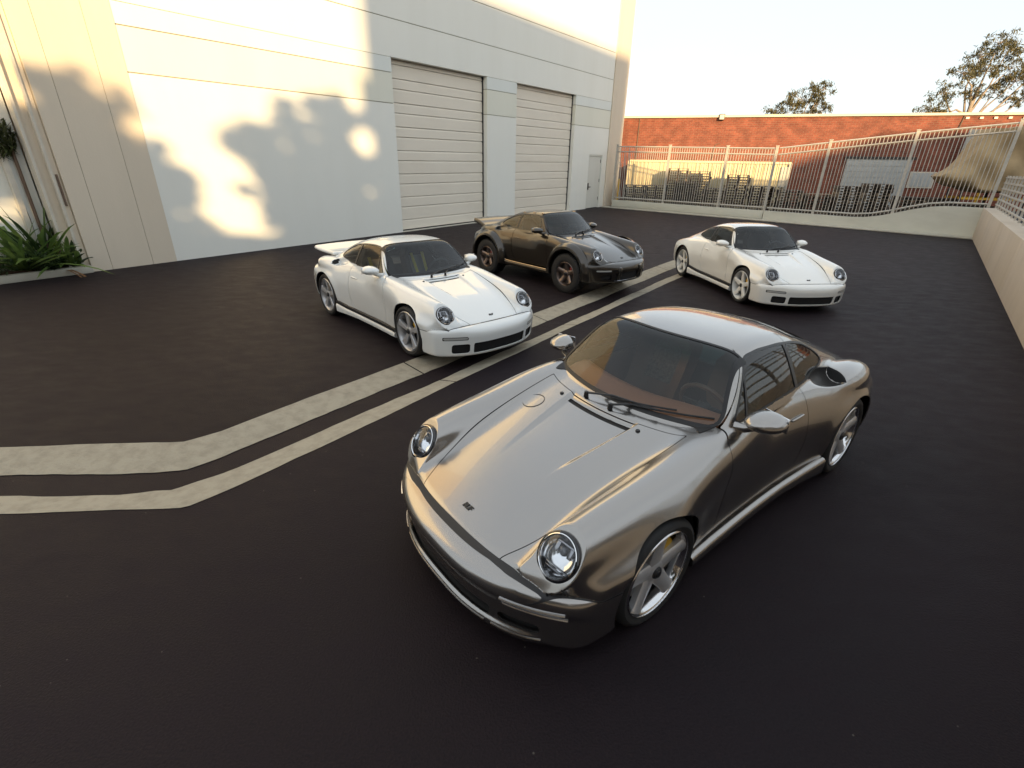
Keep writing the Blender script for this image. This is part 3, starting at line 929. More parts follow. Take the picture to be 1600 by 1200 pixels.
mat('chrome_dark', (.35, .35, .37), .2, metal=1)
mat('reflector', (.94, .95, .97), .12, metal=.9)
mat('lamp_dark', (.10, .10, .11), .25, metal=.6)
mat('signal_lens', (.42, .42, .40), .25)
mat('signal_silver', (.30, .30, .31), .2, metal=.7)
mat('red_lens', (.35, .02, .015), .15, coat=.5)
mat('tyre', (.014, .014, .015), .72, bump=.15, bscale=60)
mat('wheel_silver', (.58, .58, .59), .36, metal=.55)
mat('lip_polish', (.72, .72, .73), .12, metal=1)
mat('wheel_white', (.74, .73, .69), .35, coat=.4)
mat('wheel_bronze', (.20, .155, .135), .35, metal=.8)
mat('disc', (.14, .135, .13), .35, metal=.9)
mat('caliper_yellow', (.55, .33, .015), .35)
mat('caliper_red', (.20, .02, .015), .4)
mat('leather_tan', (.44, .215, .125), .45, bump=.2, bscale=140)
mat('leather_brown', (.13, .07, .045), .5, bump=.2, bscale=140)
mat('leather_grey', (.26, .28, .28), .6)
mat('weave', (.10, .085, .075), .7, var=.7, vscale=55)
mat('belt_yellow', (.60, .52, .05), .6)
mat('sill_bright', (.62, .50, .38), .25, metal=.8)
glass_mat('lamp_glass', (.93, .94, .95))
glass_mat('windscreen_tint', (.88, .90, .88), (1.12, 1.19, (.06, .36, .38)))
glass_mat('windscreen_white', (.84, .92, .94), (1.13, 1.20, (.14, .36, .38)))
glass_mat('side_tint', (.78, .77, .72))
mat('chrome_satin', (.70, .70, .71), .22, metal=1)
# ------------------------------------------------------------------ surfaces of the place
def asphalt_mat(name, col, seed=0.0):
    m, nt, b = nodes_of(name)
    L = nt.links.new; N = nt.nodes.new
    tc = N("ShaderNodeTexCoord")
    big = N("ShaderNodeTexNoise"); big.inputs['Scale'].default_value = .35; big.inputs['Detail'].default_value = 5
    L(tc.outputs['Object'], big.inputs['Vector'])
    mp = N("ShaderNodeMapping"); mp.inputs['Rotation'].default_value = (0, 0, .9); mp.inputs['Scale'].default_value = (.8, 1.6, 1)
    L(tc.outputs['Object'], mp.inputs['Vector'])
    br = N("ShaderNodeTexNoise"); br.inputs['Scale'].default_value = 3.5; br.inputs['Detail'].default_value = 9; br.inputs['Roughness'].default_value = .68; br.inputs['Distortion'].default_value = .4
    L(mp.outputs['Vector'], br.inputs['Vector'])
    fine = N("ShaderNodeTexNoise"); fine.inputs['Scale'].default_value = 90; fine.inputs['Detail'].default_value = 3
    L(tc.outputs['Object'], fine.inputs['Vector'])
    a = N("ShaderNodeMath"); a.operation = 'MULTIPLY_ADD'; a.inputs[1].default_value = .45; a.inputs[2].default_value = 0
    L(big.outputs['Fac'], a.inputs[0])
    a2 = N("ShaderNodeMath"); a2.operation = 'MULTIPLY_ADD'; a2.inputs[1].default_value = .42
    L(br.outputs['Fac'], a2.inputs[0]); L(a.outputs[0], a2.inputs[2])
    a3 = N("ShaderNodeMath"); a3.operation = 'MULTIPLY_ADD'; a3.inputs[1].default_value = .60
    L(fine.outputs['Fac'], a3.inputs[0]); L(a2.outputs[0], a3.inputs[2])
    r = N("ShaderNodeValToRGB"); e = r.color_ramp.elements
    e[0].position = .56; e[0].color = (col[0] * .72, col[1] * .71, col[2] * .73, 1); e[1].position = .92; e[1].color = (col[0] * 1.34, col[1] * 1.31, col[2] * 1.28, 1)
    L(a3.outputs[0], r.inputs['Fac'])
    # pale grit specks
    vo = N("ShaderNodeTexVoronoi"); vo.inputs['Scale'].default_value = 9.0
    L(tc.outputs['Object'], vo.inputs['Vector'])
    lt = N("ShaderNodeMath"); lt.operation = 'LESS_THAN'; lt.inputs[1].default_value = .045
    L(vo.outputs['Distance'], lt.inputs[0])
    sp = N("ShaderNodeTexNoise"); sp.inputs['Scale'].default_value = 1.1
    L(tc.outputs['Object'], sp.inputs['Vector'])
    gt = N("ShaderNodeMath"); gt.operation = 'GREATER_THAN'; gt.inputs[1].default_value = .54
    L(sp.outputs['Fac'], gt.inputs[0])
    an = N("ShaderNodeMath"); an.operation = 'MULTIPLY'; L(lt.outputs[0], an.inputs[0]); L(gt.outputs[0], an.inputs[1])
    mx = N("ShaderNodeMixRGB"); mx.inputs[2].default_value = (.09, .08, .07, 1)
    L(an.outputs[0], mx.inputs[0]); L(r.outputs['Color'], mx.inputs[1]); L(mx.outputs['Color'], b.inputs['Base Color'])
    rr = N("ShaderNodeMapRange"); rr.inputs['From Min'].default_value = .3; rr.inputs['From Max'].default_value = .7; rr.inputs['To Min'].default_value = .55; rr.inputs['To Max'].default_value = .72
    L(br.outputs['Fac'], rr.inputs['Value']); L(rr.outputs['Result'], b.inputs['Roughness'])
    b.inputs['Specular IOR Level'].default_value = .12
    bp = N("ShaderNodeBump"); bp.inputs['Strength'].default_value = .6; bp.inputs['Distance'].default_value = .008
    L(fine.outputs['Fac'], bp.inputs['Height']); L(bp.outputs['Normal'], b.inputs['Normal'])
    return m

def stain_mat(name, col, dirt, amount=.5, scale=1.2, rough=.8, streak=(1, 1, .18), bump=.08, bscale=40):
    """painted or cast wall: base colour, faint streaky dirt with a shape of its own, fine relief"""
    m, nt, b = nodes_of(name); L = nt.links.new; N = nt.nodes.new
    tc = N("ShaderNodeTexCoord")
    mp = N("ShaderNodeMapping"); mp.inputs['Scale'].default_value = streak
    L(tc.outputs['Object'], mp.inputs['Vector'])
    n1 = N("ShaderNodeTexNoise"); n1.inputs['Scale'].default_value = scale; n1.inputs['Detail'].default_value = 8; n1.inputs['Roughness'].default_value = .65
    L(mp.outputs['Vector'], n1.inputs['Vector'])
    r = N("ShaderNodeValToRGB"); r.color_ramp.elements[0].position = .42; r.color_ramp.elements[1].position = .80
    r.color_ramp.elements[0].color = (0, 0, 0, 1); r.color_ramp.elements[1].color = (amount, amount, amount, 1)
    L(n1.outputs['Fac'], r.inputs['Fac'])
    mx = N("ShaderNodeMixRGB"); mx.inputs[1].default_value = (*col, 1); mx.inputs[2].default_value = (*dirt, 1)
    L(r.outputs['Color'], mx.inputs[0]); L(mx.outputs['Color'], b.inputs['Base Color'])
    b.inputs['Roughness'].default_value = rough
    n2 = N("ShaderNodeTexNoise"); n2.inputs['Scale'].default_value = bscale; n2.inputs['Detail'].default_value = 5
    L(tc.outputs['Object'], n2.inputs['Vector'])
    bp = N("ShaderNodeBump"); bp.inputs['Strength'].default_value = bump; bp.inputs['Distance'].default_value = .02
    L(n2.outputs['Fac'], bp.inputs['Height']); L(bp.outputs['Normal'], b.inputs['Normal'])
    return m

def brick_mat(name):
    m, nt, b = nodes_of(name); L = nt.links.new; N = nt.nodes.new
    tc = N("ShaderNodeTexCoord"); mp = N("ShaderNodeMapping"); mp.inputs['Rotation'].default_value = (math.pi / 2, 0, 0)
    L(tc.outputs['Object'], mp.inputs['Vector'])
    bt = N("ShaderNodeTexBrick"); bt.inputs['Scale'].default_value = 1.0
    bt.inputs['Brick Width'].default_value = .30; bt.inputs['Row Height'].default_value = .105; bt.inputs['Mortar Size'].default_value = .010
    bt.inputs['Color1'].default_value = (.22, .062, .036, 1); bt.inputs['Color2'].default_value = (.155, .042, .026, 1); bt.inputs['Mortar'].default_value = (.20, .11, .08, 1)
    L(mp.outputs['Vector'], bt.inputs['Vector'])
    n = N("ShaderNodeTexNoise"); n.inputs['Scale'].default_value = 1.6; n.inputs['Detail'].default_value = 8; L(tc.outputs['Object'], n.inputs['Vector'])
    mr = N("ShaderNodeMapRange"); mr.inputs['From Min'].default_value = .3; mr.inputs['From Max'].default_value = .7; mr.inputs['To Min'].default_value = .72; mr.inputs['To Max'].default_value = 1.25
    L(n.outputs['Fac'], mr.inputs['Value'])
    mu = N("ShaderNodeMixRGB"); mu.blend_type = 'MULTIPLY'; mu.inputs[0].default_value = 1
    L(bt.outputs['Color'], mu.inputs[1]); L(mr.outputs['Result'], mu.inputs[2]); L(mu.outputs['Color'], b.inputs['Base Color'])
    b.inputs['Roughness'].default_value = .85
    bp = N("ShaderNodeBump"); bp.inputs['Strength'].default_value = .5; bp.inputs['Distance'].default_value = .01; bp.invert = True
    L(bt.outputs['Fac'], bp.inputs['Height']); L(bp.outputs['Normal'], b.inputs['Normal'])
    return m

def leaf_mat(name, c1, c2, trans=.25):
    m, nt, b = nodes_of(name); L = nt.links.new; N = nt.nodes.new
    tc = N("ShaderNodeTexCoord"); n = N("ShaderNodeTexNoise"); n.inputs['Scale'].default_value = 2.5; n.inputs['Detail'].default_value = 4
    L(tc.outputs['Object'], n.inputs['Vector'])
    mr = N("ShaderNodeMapRange"); mr.inputs['From Min'].default_value = .35; mr.inputs['From Max'].default_value = .65
    L(n.outputs['Fac'], mr.inputs['Value'])
    mx = N("ShaderNodeMixRGB"); mx.inputs[1].default_value = (*c1, 1); mx.inputs[2].default_value = (*c2, 1)
    L(mr.outputs['Result'], mx.inputs[0]); L(mx.outputs['Color'], b.inputs['Base Color'])
    b.inputs['Roughness'].default_value = .5
    tl = N("ShaderNodeBsdfTranslucent"); L(mx.outputs['Color'], tl.inputs['Color'])
    ms = N("ShaderNodeMixShader"); ms.inputs[0].default_value = trans
    out = nt.nodes["Material Output"]
    L(b.outputs[0], ms.inputs[1]); L(tl.outputs[0], ms.inputs[2]); L(ms.outputs[0], out.inputs['Surface'])
    return m

asphalt_mat('asphalt', (.0150, .0108, .0132))
asphalt_mat('asphalt_gutter', (.0185, .0135, .0155))
stain_mat('gutter_concrete', (.36, .322, .248), (.16, .138, .106), .65, 9.0, .85, (1, 1, 1), .3, 60)
stain_mat('wall_white', (.84, .85, .795), (.74, .735, .665), .35, .8)
stain_mat('wall_band_beige', (.78, .785, .69), (.68, .68, .58), .35, .8)
stain_mat('wall_band_grey', (.77, .81, .78), (.67, .70, .67), .35, .8)
stain_mat('wall_tan', (.70, .62, .50), (.58, .50, .39), .4, .8)
stain_mat('wall_joint', (.36, .34, .27), (.27, .25, .20), .4, 3)
stain_mat('door_beige', (.80, .745, .64), (.66, .60, .50), .45, 1.6, .6, (.4, 1, 1))
stain_mat('door_white', (.68, .69, .64), (.55, .54, .48), .3, 3)
stain_mat('curb_concrete', (.50, .48, .41), (.33, .31, .25), .6, 3, .85, (1, 1, 1), .2)
stain_mat('wall_render', (.56, .485, .395), (.40, .34, .27), .55, 1.1, .85, (1, 1, .35), .15)
stain_mat('wall_pale', (.60, .60, .53), (.42, .41, .35), .5, 1.3, .85, (.5, .5, 1.5), .1)
stain_mat('back_building', (.20, .155, .115), (.14, .11, .08), .5, .5)
stain_mat('back_building_dark', (.13, .095, .07), (.09, .07, .05), .5, .5)
brick_mat('brick')
stain_mat('parapet_cream', (.66, .58, .45), (.5, .43, .33), .4, 2)
mat('steel_white', (.47, .45, .405), .45, var=.12, vscale=9)
mat('steel_dark', (.03, .03, .032), .5)
mat('frame_white', (.62, .58, .50), .5, var=.08)
mat('pipe_brown', (.15, .10, .07), .6)
mat('container_yellow', (.60, .53, .34), .55, var=.15, vscale=2)
mat('container_grey', (.40, .40, .36), .55, var=.15, vscale=2)
mat('yellow_post', (.70, .42, .04), .5)
mat('pallet_wood', (.085, .066, .052), .85, var=.4, vscale=4)
mat('pallet_wood_pale', (.20, .155, .11), .85, var=.4, vscale=4)
mat('roller_pale', (.42, .45, .46), .5, var=.1, vscale=3)
mat('corrugated', (.52, .53, .52), .35, metal=.5, var=.12, vscale=6)
mat('canvas', (.37, .275, .155), .85, var=.15, vscale=2, bump=.3, bscale=14)
mat('lamp_housing', (.06, .055, .05), .5)
mat('lamp_face', (.55, .53, .45), .3)
mat('bark', (.13, .10, .075), .9, var=.3, vscale=8, bump=.6, bscale=25)
mat('bark_pale', (.26, .22, .18), .85, var=.3, vscale=5)
mat('mulch', (.085, .040, .022), .95, var=.6, vscale=30, bump=1.0, bscale=45)
leaf_mat('leaf_eucalyptus', (.085, .090, .045), (.15, .128, .055), .3)
leaf_mat('leaf_street', (.05, .07, .025), (.09, .10, .035), .2)
leaf_mat('leaf_strap', (.085, .16, .042), (.20, .29, .075), .35)
leaf_mat('leaf_dark', (.030, .062, .022), (.070, .115, .038), .2)
leaf_mat('leaf_lime', (.14, .22, .03), (.20, .28, .04), .3)
leaf_mat('leaf_dry', (.24, .12, .055), (.30, .17, .08), .2)

# ------------------------------------------------------------------ ground with its concrete gutter
GA = [(-14, 2.56), (-4.36, 3.50), (-3.40, 3.60), (-2.88, 3.65), (-2.66, 3.84), (-2.09, 4.64), (-1.28, 5.71), (.32, 7.88), (3.16, 11.83), (4.47, 13.58), (5.0, 14.29)]
GB = [(-14, 2.20), (-4.04, 3.17), (-3.02, 3.245), (-2.66, 3.29), (-2.47, 3.50), (-1.98, 4.20), (-1.07, 5.40), (.50, 7.60), (3.03, 11.08), (4.30, 12.80), (5.24, 14.10)]
GC = [(-14, 1.93), (-3.80, 2.92), (-2.97, 2.96), (-2.60, 3.03), (-2.35, 3.25), (-1.86, 3.88), (-.87, 5.20), (.76, 7.42), (3.10, 10.66), (4.30, 12.26), (5.50, 13.90)]
GD = [(-14, 1.65), (-3.55, 2.66), (-2.79, 2.72), (-2.33, 2.77), (-2.12, 2.99), (-1.66, 3.60), (-.67, 5.01), (.94, 7.24), (3.22, 10.33), (4.47, 12.02), (5.75, 13.71)]
def dense(line, step=.12, jit=0.0, seed=1):
    """resample between x -6 and 17 so that cast edges can waver"""
    rnd = random.Random(seed); out = []
    for (x0, y0), (x1, y1) in zip(line[0:-2], line[1:-1]):
        n = max(1, int(math.hypot(x1 - x0, y1 - y0) / step))
        for i in range(n):
            t = i / n; nx, ny = -(y1 - y0), x1 - x0; l = math.hypot(nx, ny)
            w = rnd.uniform(-jit, jit) + jit * 1.2 * math.sin((x0 + (x1 - x0) * t) * 5.1 + seed)
            out.append((x0 + (x1 - x0) * t + nx / l * w, y0 + (y1 - y0) * t + ny / l * w))
    return out + [line[-2], line[-1]]
gA, gB, gC, gD = dense(GA, jit=.004, seed=1), dense(GB, jit=.007, seed=2), dense(GC, jit=.007, seed=3), dense(GD, jit=.004, seed=4)
FAR = 700
def ngon(name, pts, m, z=0.0):
    me = bpy.data.meshes.new(name); me.from_pydata([(x, y, z) for x, y in pts], [], [tuple(range(len(pts)))])
    me.materials.append(MAT[m]); bm = bmesh.new(); bm.from_mesh(me); bmesh.ops.triangulate(bm, faces=bm.faces[:]); bmesh.ops.recalc_face_normals(bm, faces=bm.faces[:])
    for f in bm.faces:
        if f.normal.z < 0: f.normal_flip()
    bm.to_mesh(me); bm.free()
    return link(name, me)
tag(ngon('asphalt_yard', gA + [(5.75, 13.71), (FAR, FAR), (-FAR, FAR), (-FAR, 1.65), (-14, 1.65)], 'asphalt'), kind='structure')
tag(ngon('asphalt_yard', gD + [(FAR, FAR), (FAR, -FAR), (-FAR, -FAR), (-FAR, 1.65)], 'asphalt'), kind='structure')
def near(line, p): return min(line, key=lambda q: (q[0] - p[0]) ** 2 + (q[1] - p[1]) ** 2)
def clip_line(l, e0, e1, st):
    out = []
    for p, q in zip(l[:-1], l[1:]):
        sp, sq = st(p), st(q)
        for e in (e0, e1):
            if (sp - e) * (sq - e) < 0: t = (e - sp) / (sq - sp); out.append((e, (p[0] + (q[0] - p[0]) * t, p[1] + (q[1] - p[1]) * t)))
    ins = [(st(p), p) for p in l if e0 < st(p) < e1]
    return [p for _, p in sorted(out + ins)]
def band(name, l0, z0, l1, z1, m, cuts=None):
    """strip between two lines; cuts = stations of the joints; each slab its own object"""
    def st(p): return p[0] * .61 + p[1] * .79
    edges = [-1e9] + (cuts or []) + [1e9]
    obs = []
    for e0, e1 in zip(edges[:-1], edges[1:]):
        g = .009 if cuts else 0
        a = clip_line(l0, e0 + g, e1 - g, st); b = clip_line(l1, e0 + g, e1 - g, st)
        if len(a) < 2 or len(b) < 2: continue
        n = 2 * max(len(a), len(b))
        def rs(l):
            P = np.array(l); d = np.r_[0, np.cumsum(np.hypot(*np.diff(P, axis=0).T))]; t = np.linspace(0, d[-1], n)
            return np.stack([np.interp(t, d, P[:, 0]), np.interp(t, d, P[:, 1])], 1)
        A_, B_ = rs(a), rs(b)
        rows = [[(x, y, z0) for x, y in A_], [(x, y, z1) for x, y in B_]]
        mb = MB().grid(rows)
        o = mb.obj(name, m, fixn=False, smooth=0)
        me = o.data
        if me.polygons[0].normal.z < 0: me.flip_normals()
        obs.append(o)
    return obs
gut = empty('gutter', (0, 0, 0)); tag(gut, kind='structure')
CUTS = [3.60, 6.40, 9.2, 12.0, 14.8]
for o in band('slab', gA, .004, gB, -.050, 'gutter_concrete', CUTS) + band('slab', gD, .004, gC, -.050, 'gutter_concrete', CUTS): o.parent = gut
for o in band('gutter_bed', gB, -.056, gC, -.056, 'asphalt_gutter'): o.parent = gut
box_ = MB()
sub = MB().add([(x - .30, y + .25, -.075) for x, y in GA[0:]] + [(x + .30, y - .25, -.075) for x, y in GD[0:]][::-1], [tuple(range(2 * len(GA)))]).obj('joint_bed', 'asphalt_gutter', gut, fixn=False, smooth=0)

# ------------------------------------------------------------------ warehouse on the left (local x along the wall, y into the building)
WO = (-9.131, 10.478, 0)
WRZ = math.radians(56)
def kz(s, z): return z * (1 + .0042 * (s - 1.5))
def wbox(mb, s0, s1, y0, y1, z0, z1, m=0):
    vs = [(s, y, kz(s, z)) for z in (z0, z1) for s, y in ((s0, y0), (s1, y0), (s1, y1), (s0, y1))]
    return mb.add(vs, [(3, 2, 1, 0), (4, 5, 6, 7), (0, 1, 5, 4), (1, 2, 6, 5), (2, 3, 7, 6), (3, 0, 4, 7)], m)
WH = empty('warehouse', WO, WRZ)
tag(WH, 'tall white concrete panel warehouse with two beige roll-up doors', 'building')
G = .012
ZB = [(0, 3.9, 'wall_white'), (3.9, 4.73, 'wall_band_beige'), (4.73, 5.14, 'wall_band_grey'), (5.14, 6.12, 'wall_white'), (6.12, 7.28, 'wall_white'), (7.28, 9.6, 'wall_white'), (9.6, 12.0, 'wall_white')]
mb = MB(); wbox(mb, 0.03, 9.10, .022, .30, 0, 12); wbox(mb, 14.17, 16.22, .022, .30, 0, 5.14); wbox(mb, 21.69, 23.56, .022, .30, 0, 5.14); wbox(mb, 25.46, 27.3, .022, .30, 0, 5.14); wbox(mb, 23.56, 25.46, .022, .30, 2.70, 5.14); wbox(mb, 9.10, 27.3, .022, .30, 5.17, 12)
mb.obj('wall_core', 'wall_joint', WH, smooth=0)
for z0, z1, m in ZB:
    cols = [(1.66, 9.13), (14.14, 16.25), (21.66, 26.0)] if z1 < 5.2 else [(1.66, 8.2 + 9), (17.2, 26.0)]
    if z1 < 5.2:
        for s0, s1 in cols:
            mb = MB()
            if s0 > 21 and z0 == 0:
                wbox(mb, s0, 23.62, 0, .20, z0, z1 - G); wbox(mb, 25.40, s1 - G, 0, .20, z0, z1 - G); wbox(mb, 23.62, 25.40, 0, .20, 2.64, z1 - G)
            else: wbox(mb, s0, s1 - (G if s1 > 25 else 0), 0, .20, z0 + (G if z0 else 0), z1 - G)
            mb.obj('wall_panel', m, WH, smooth=0)
    else:
        mb = MB(); wbox(mb, 1.66, 26.0 - G, 0, .20, z0 + (G if z0 > 5.2 else .0), z1 - G); mb.obj('wall_panel', m, WH, smooth=0)
# tan bays at both ends
for s0, s1 in ((0, .36), (.36, 1.16), (1.16, 1.65)):
    mb = MB(); wbox(mb, s0 + (.004 if s0 else 0), s1 - (.004 if s1 < 1.6 else -.015), -.012, .25, 0, 12); mb.obj('bay_panel', 'wall_tan', WH, smooth=0)
for s0, s1 in ((26.0, 26.42), (26.42, 27.9)):
    mb = MB(); wbox(mb, s0 + .006, s1 - .006, -.06, .34, 0, 12); mb.obj('end_pilaster', 'wall_tan', WH, smooth=0)
mb = MB(); wbox(mb, .3, 27.6, .34, 14, 0, 11.9); mb.obj('building_mass', 'wall_tan', WH, smooth=0)
# roll-up doors
rnd = random.Random(3)
for di, (s0, s1) in enumerate(((9.13, 14.14), (16.25, 21.66))):
    dr = MB(); wbox(dr, s0 - .02, s1 + .02, .30, .335, 0.02, 5.16); dr = dr.obj('roll_up_door', 'door_beige', WH, smooth=0)
    z = .04; k = 0
    while z < 5.0:
        hh = (.43 if k % 2 else .33) - .004 * k; z1 = min(z + hh, 5.12)
        mb = MB(); y0 = .215 + rnd.uniform(0, .006)
        vs = []
        for s in (s0 + .01, s1 - .05):
            for y, zz in ((.25, z + .006), (y0, z + .012), (y0 + .004, z1 - .05), (y0 + .022, z1 - .004), (.25, z1 - .004)): vs.append((s, y, kz(s, zz)))
        mb.add(vs, [(0, 1, 6, 5), (1, 2, 7, 6), (2, 3, 8, 7), (3, 4, 9, 8), (0, 4, 3, 2, 1), (5, 6, 7, 8, 9)])
        mb.obj('door_slat', 'door_beige', dr, smooth=0)
        z = z1; k += 1
    mb = MB(); wbox(mb, s1 - .045, s1 - .008, .18, .29, 0, 5.12); mb.obj('guide_rail', 'steel_dark', dr, smooth=0)
    mb = MB(); wbox(mb, s0 + .02, s1 - .05, .20, .26, .0, .035); mb.obj('bottom_seal', 'black_rubber', dr, smooth=0)
    mb = MB(); wbox(mb, s0, s1, -.03, .26, 0.0, .012); mb.obj('threshold', 'curb_concrete', dr, smooth=0)
# service door
sd = MB(); wbox(sd, 23.70, 25.32, .06, .12, .02, 2.57); sd = sd.obj('service_door', 'door_white', WH, smooth=0)
mb = MB(); wbox(mb, 23.62, 23.70, .02, .14, 0, 2.64); wbox(mb, 25.32, 25.40, .02, .14, 0, 2.64); wbox(mb, 23.70, 25.32, .02, .14, 2.57, 2.64); mb.obj('door_frame', 'door_white', sd, smooth=0)
mb = MB(); wbox(mb, 23.80, 23.88, .02, .06, .95, 1.28); wbox(mb, 23.80, 24.08, -.01, .03, 1.06, 1.10); mb.obj('door_handle', 'steel_dark', sd, smooth=0)
for z in (.4, 1.3, 2.25):
    mb = MB(); wbox(mb, 25.26, 25.30, .045, .06, z, z + .16); mb.obj('hinge', 'steel_dark', sd, smooth=0)
# set-back entrance bay beyond the corner (stepped reveals, frames)
for s0, s1, y0, m in ((-.10, -.01, .06, 'wall_tan'), (-.145, -.10, .03, 'frame_white'), (-.30, -.145, .16, 'wall_tan'), (-.345, -.30, .10, 'frame_white'), (-.62, -.345, .50, 'wall_white'), (-.70, -.62, .42, 'frame_white'), (-8, -.70, .60, 'wall_white')):
    mb = MB(); wbox(mb, s0, s1, y0, y0 + .3, 0, 12); mb.obj('reveal', m, WH, smooth=0)
mb = MB(); wbox(mb, -8, .25, 1.0, 14, 0, 11.9); mb.obj('building_mass', 'wall_tan', WH, smooth=0)
mb = MB(); wbox(mb, -.075, -.045, .03, .06, 1.35, 1.95); mb.obj('door_pull', 'pipe_brown', WH, smooth=0)
MB().tube([(-.50, .44, .1), (-.50, .44, 2.1), (-.50, .44, 2.4)], .03, 8).obj('downpipe', 'pipe_brown', WH)

# planter at the corner
pl = empty('planter_bed', (0, 0, 0)); tag(pl, 'concrete kerbed planting bed of bark mulch at the warehouse corner', 'planter')
def wl(s, y, z=0.0):   # warehouse local -> world
    c, t = math.cos(WRZ), math.sin(WRZ); return (WO[0] + c * s - t * y, WO[1] + t * s + c * y, z)
mb = MB()
mb.bar(wl(-.02, -.06, .075), wl(-9, -.06, .075), .16, .15); mb.obj('kerb', 'curb_concrete', pl, bevel=.02)
mb = MB(); rnd = random.Random(5)
rows = []
for i in range(46):
    s = -.03 - i * .2
    rows.append([wl(s, .02 + j * .09, .10 + rnd.uniform(0, .045) + .02 * math.sin(i * .7 + j)) for j in range(14)])
mb.grid(rows); mb.obj('mulch', 'mulch', pl, smooth=0)

def leaf_blade(mb, base, az, L, w, lift, droop, m=0, seg=6):
    """long folded strap leaf"""
    d = Vector((math.cos(az), math.sin(az), 0)); sd = Vector((-d.y, d.x, 0)); rows = []
    for i in range(seg + 1):
        t = i / seg
        r = L * (math.cos(lift) * t + .10 * droop * t * t); z = L * (math.sin(lift) * t - droop * t * t)
        ww = w * (.50 + 1.05 * t) * (1 - t) ** .55 if t < 1 else .001
        p = Vector(base) + d * r + Vector((0, 0, z))
        rows.append([p - sd * ww + Vector((0, 0, ww * .5)), p, p + sd * ww + Vector((0, 0, ww * .5))])
    mb.grid(rows, m)
def strap_plant(s, y, n, L, label, seed, mats=('leaf_strap',), dry=0):
    rnd = random.Random(seed); b = wl(s, y, .11)
    o = empty('strap_leaf_plant', b); tag(o, label, 'plant', 'strap-leaved plants in the planter')
    for i in range(n):
        mb = MB(); az = rnd.uniform(0, 6.28); lf = rnd.uniform(.35, 1.42)
        if math.cos(az - WRZ) * math.cos(lf) * L > -s + .10: az += math.pi
        leaf_blade(mb, (rnd.uniform(-.06, .06), rnd.uniform(-.06, .06), 0), az, L * rnd.uniform(.65, 1.1), rnd.uniform(.045, .075), lf, rnd.uniform(.05, .45))
        mb.obj('leaf', mats[i % len(mats)], o, fixn=False)
    for i in range(dry):
        mb = MB(); leaf_blade(mb, (0, 0, 0), rnd.uniform(0, 6.28), L * .7, .02, .25, .5); mb.obj('leaf', 'leaf_dry', o, fixn=False)
    return o
strap_plant(-.30, .34, 34, 1.15, 'strap-leaved plant nearest the warehouse corner', 11, ('leaf_strap', 'leaf_strap', 'leaf_dark'))
strap_plant(-.60, .38, 44, 1.75, 'tallest strap-leaved plant with drooping outer leaves over the kerb', 12, ('leaf_strap', 'leaf_dark', 'leaf_strap'), 7)
strap_plant(-.98, .34, 40, 1.75, 'strap-leaved plant at the left picture edge', 13, ('leaf_strap',))
strap_plant(-.20, .18, 36, .62, 'low dark-leaved plant at the kerb end beside the warehouse corner', 14, ('leaf_dark', 'leaf_strap'))
def bushy(name, loc, rx, ry, rz, n, leaf, m, label, cat='shrub', seed=1, stem=True, zc=None):
    rnd = random.Random(seed); o = empty(name, loc); tag(o, label, cat)
    mb = MB()
    for i in range(n):
        while 1:
            p = Vector((rnd.uniform(-1, 1), rnd.uniform(-1, 1), rnd.uniform(-1, 1)))
            if .25 < p.length < 1: break
        c = Vector((p.x * rx, p.y * ry, (zc if zc is not None else rz) + p.z * rz))
        q = Matrix.Rotation(rnd.uniform(0, 6.28), 3, 'Z') @ Matrix.Rotation(rnd.uniform(-1.2, 1.2), 3, 'X')
        l = leaf * rnd.uniform(.7, 1.3)
        mb.add([c + q @ Vector(v) for v in ((-l * .28, 0, 0), (0, -l, .0), (l * .28, 0, 0), (0, l, 0))], [(0, 1, 2, 3)])
    mb.obj('foliage', m, o, fixn=False, smooth=0)
    if stem:
        mb = MB()
        for k in range(5):
            a = k * 1.3; mb.tube([(0, 0, -.05), (rx * .3 * math.cos(a), ry * .3 * math.sin(a), rz * .6), (rx * .6 * math.cos(a), ry * .6 * math.sin(a), rz * 1.3)], [.012, .009, .005], 5)
        mb.obj('stem', 'bark', o)
    return o
bushy('low_shrub', wl(-.75, .10, .10), .40, .22, .22, 1500, .035, 'leaf_dark', 'low dark green shrub on the mulch by the kerb at the left edge', seed=4)
bushy('low_shrub', wl(-1.5, .10, .10), .45, .30, .26, 900, .035, 'leaf_dark', 'dark shrub behind the kerb cut by the left picture edge', seed=5)
bushy('lime_seedling', wl(-.42, .12, .42), .16, .10, .16, 120, .040, 'leaf_lime', 'bright lime-green sprig among the strap leaves', 'plant', seed=6)
bushy('slender_tree', wl(-.66, .50, .10), .28, .28, .40, 620, .09, 'leaf_street', 'thin young tree with narrow leaves at the far left edge', 'tree', seed=7, zc=2.50, stem=False)
t_ = bpy.data.objects['slender_tree']
MB().tube([(0, 0, 0), (.03, .03, 1.0), (-.03, 0, 1.8), (.05, .02, 2.6)], [.035, .03, .022, .010], 8).obj('trunk', 'bark', t_)

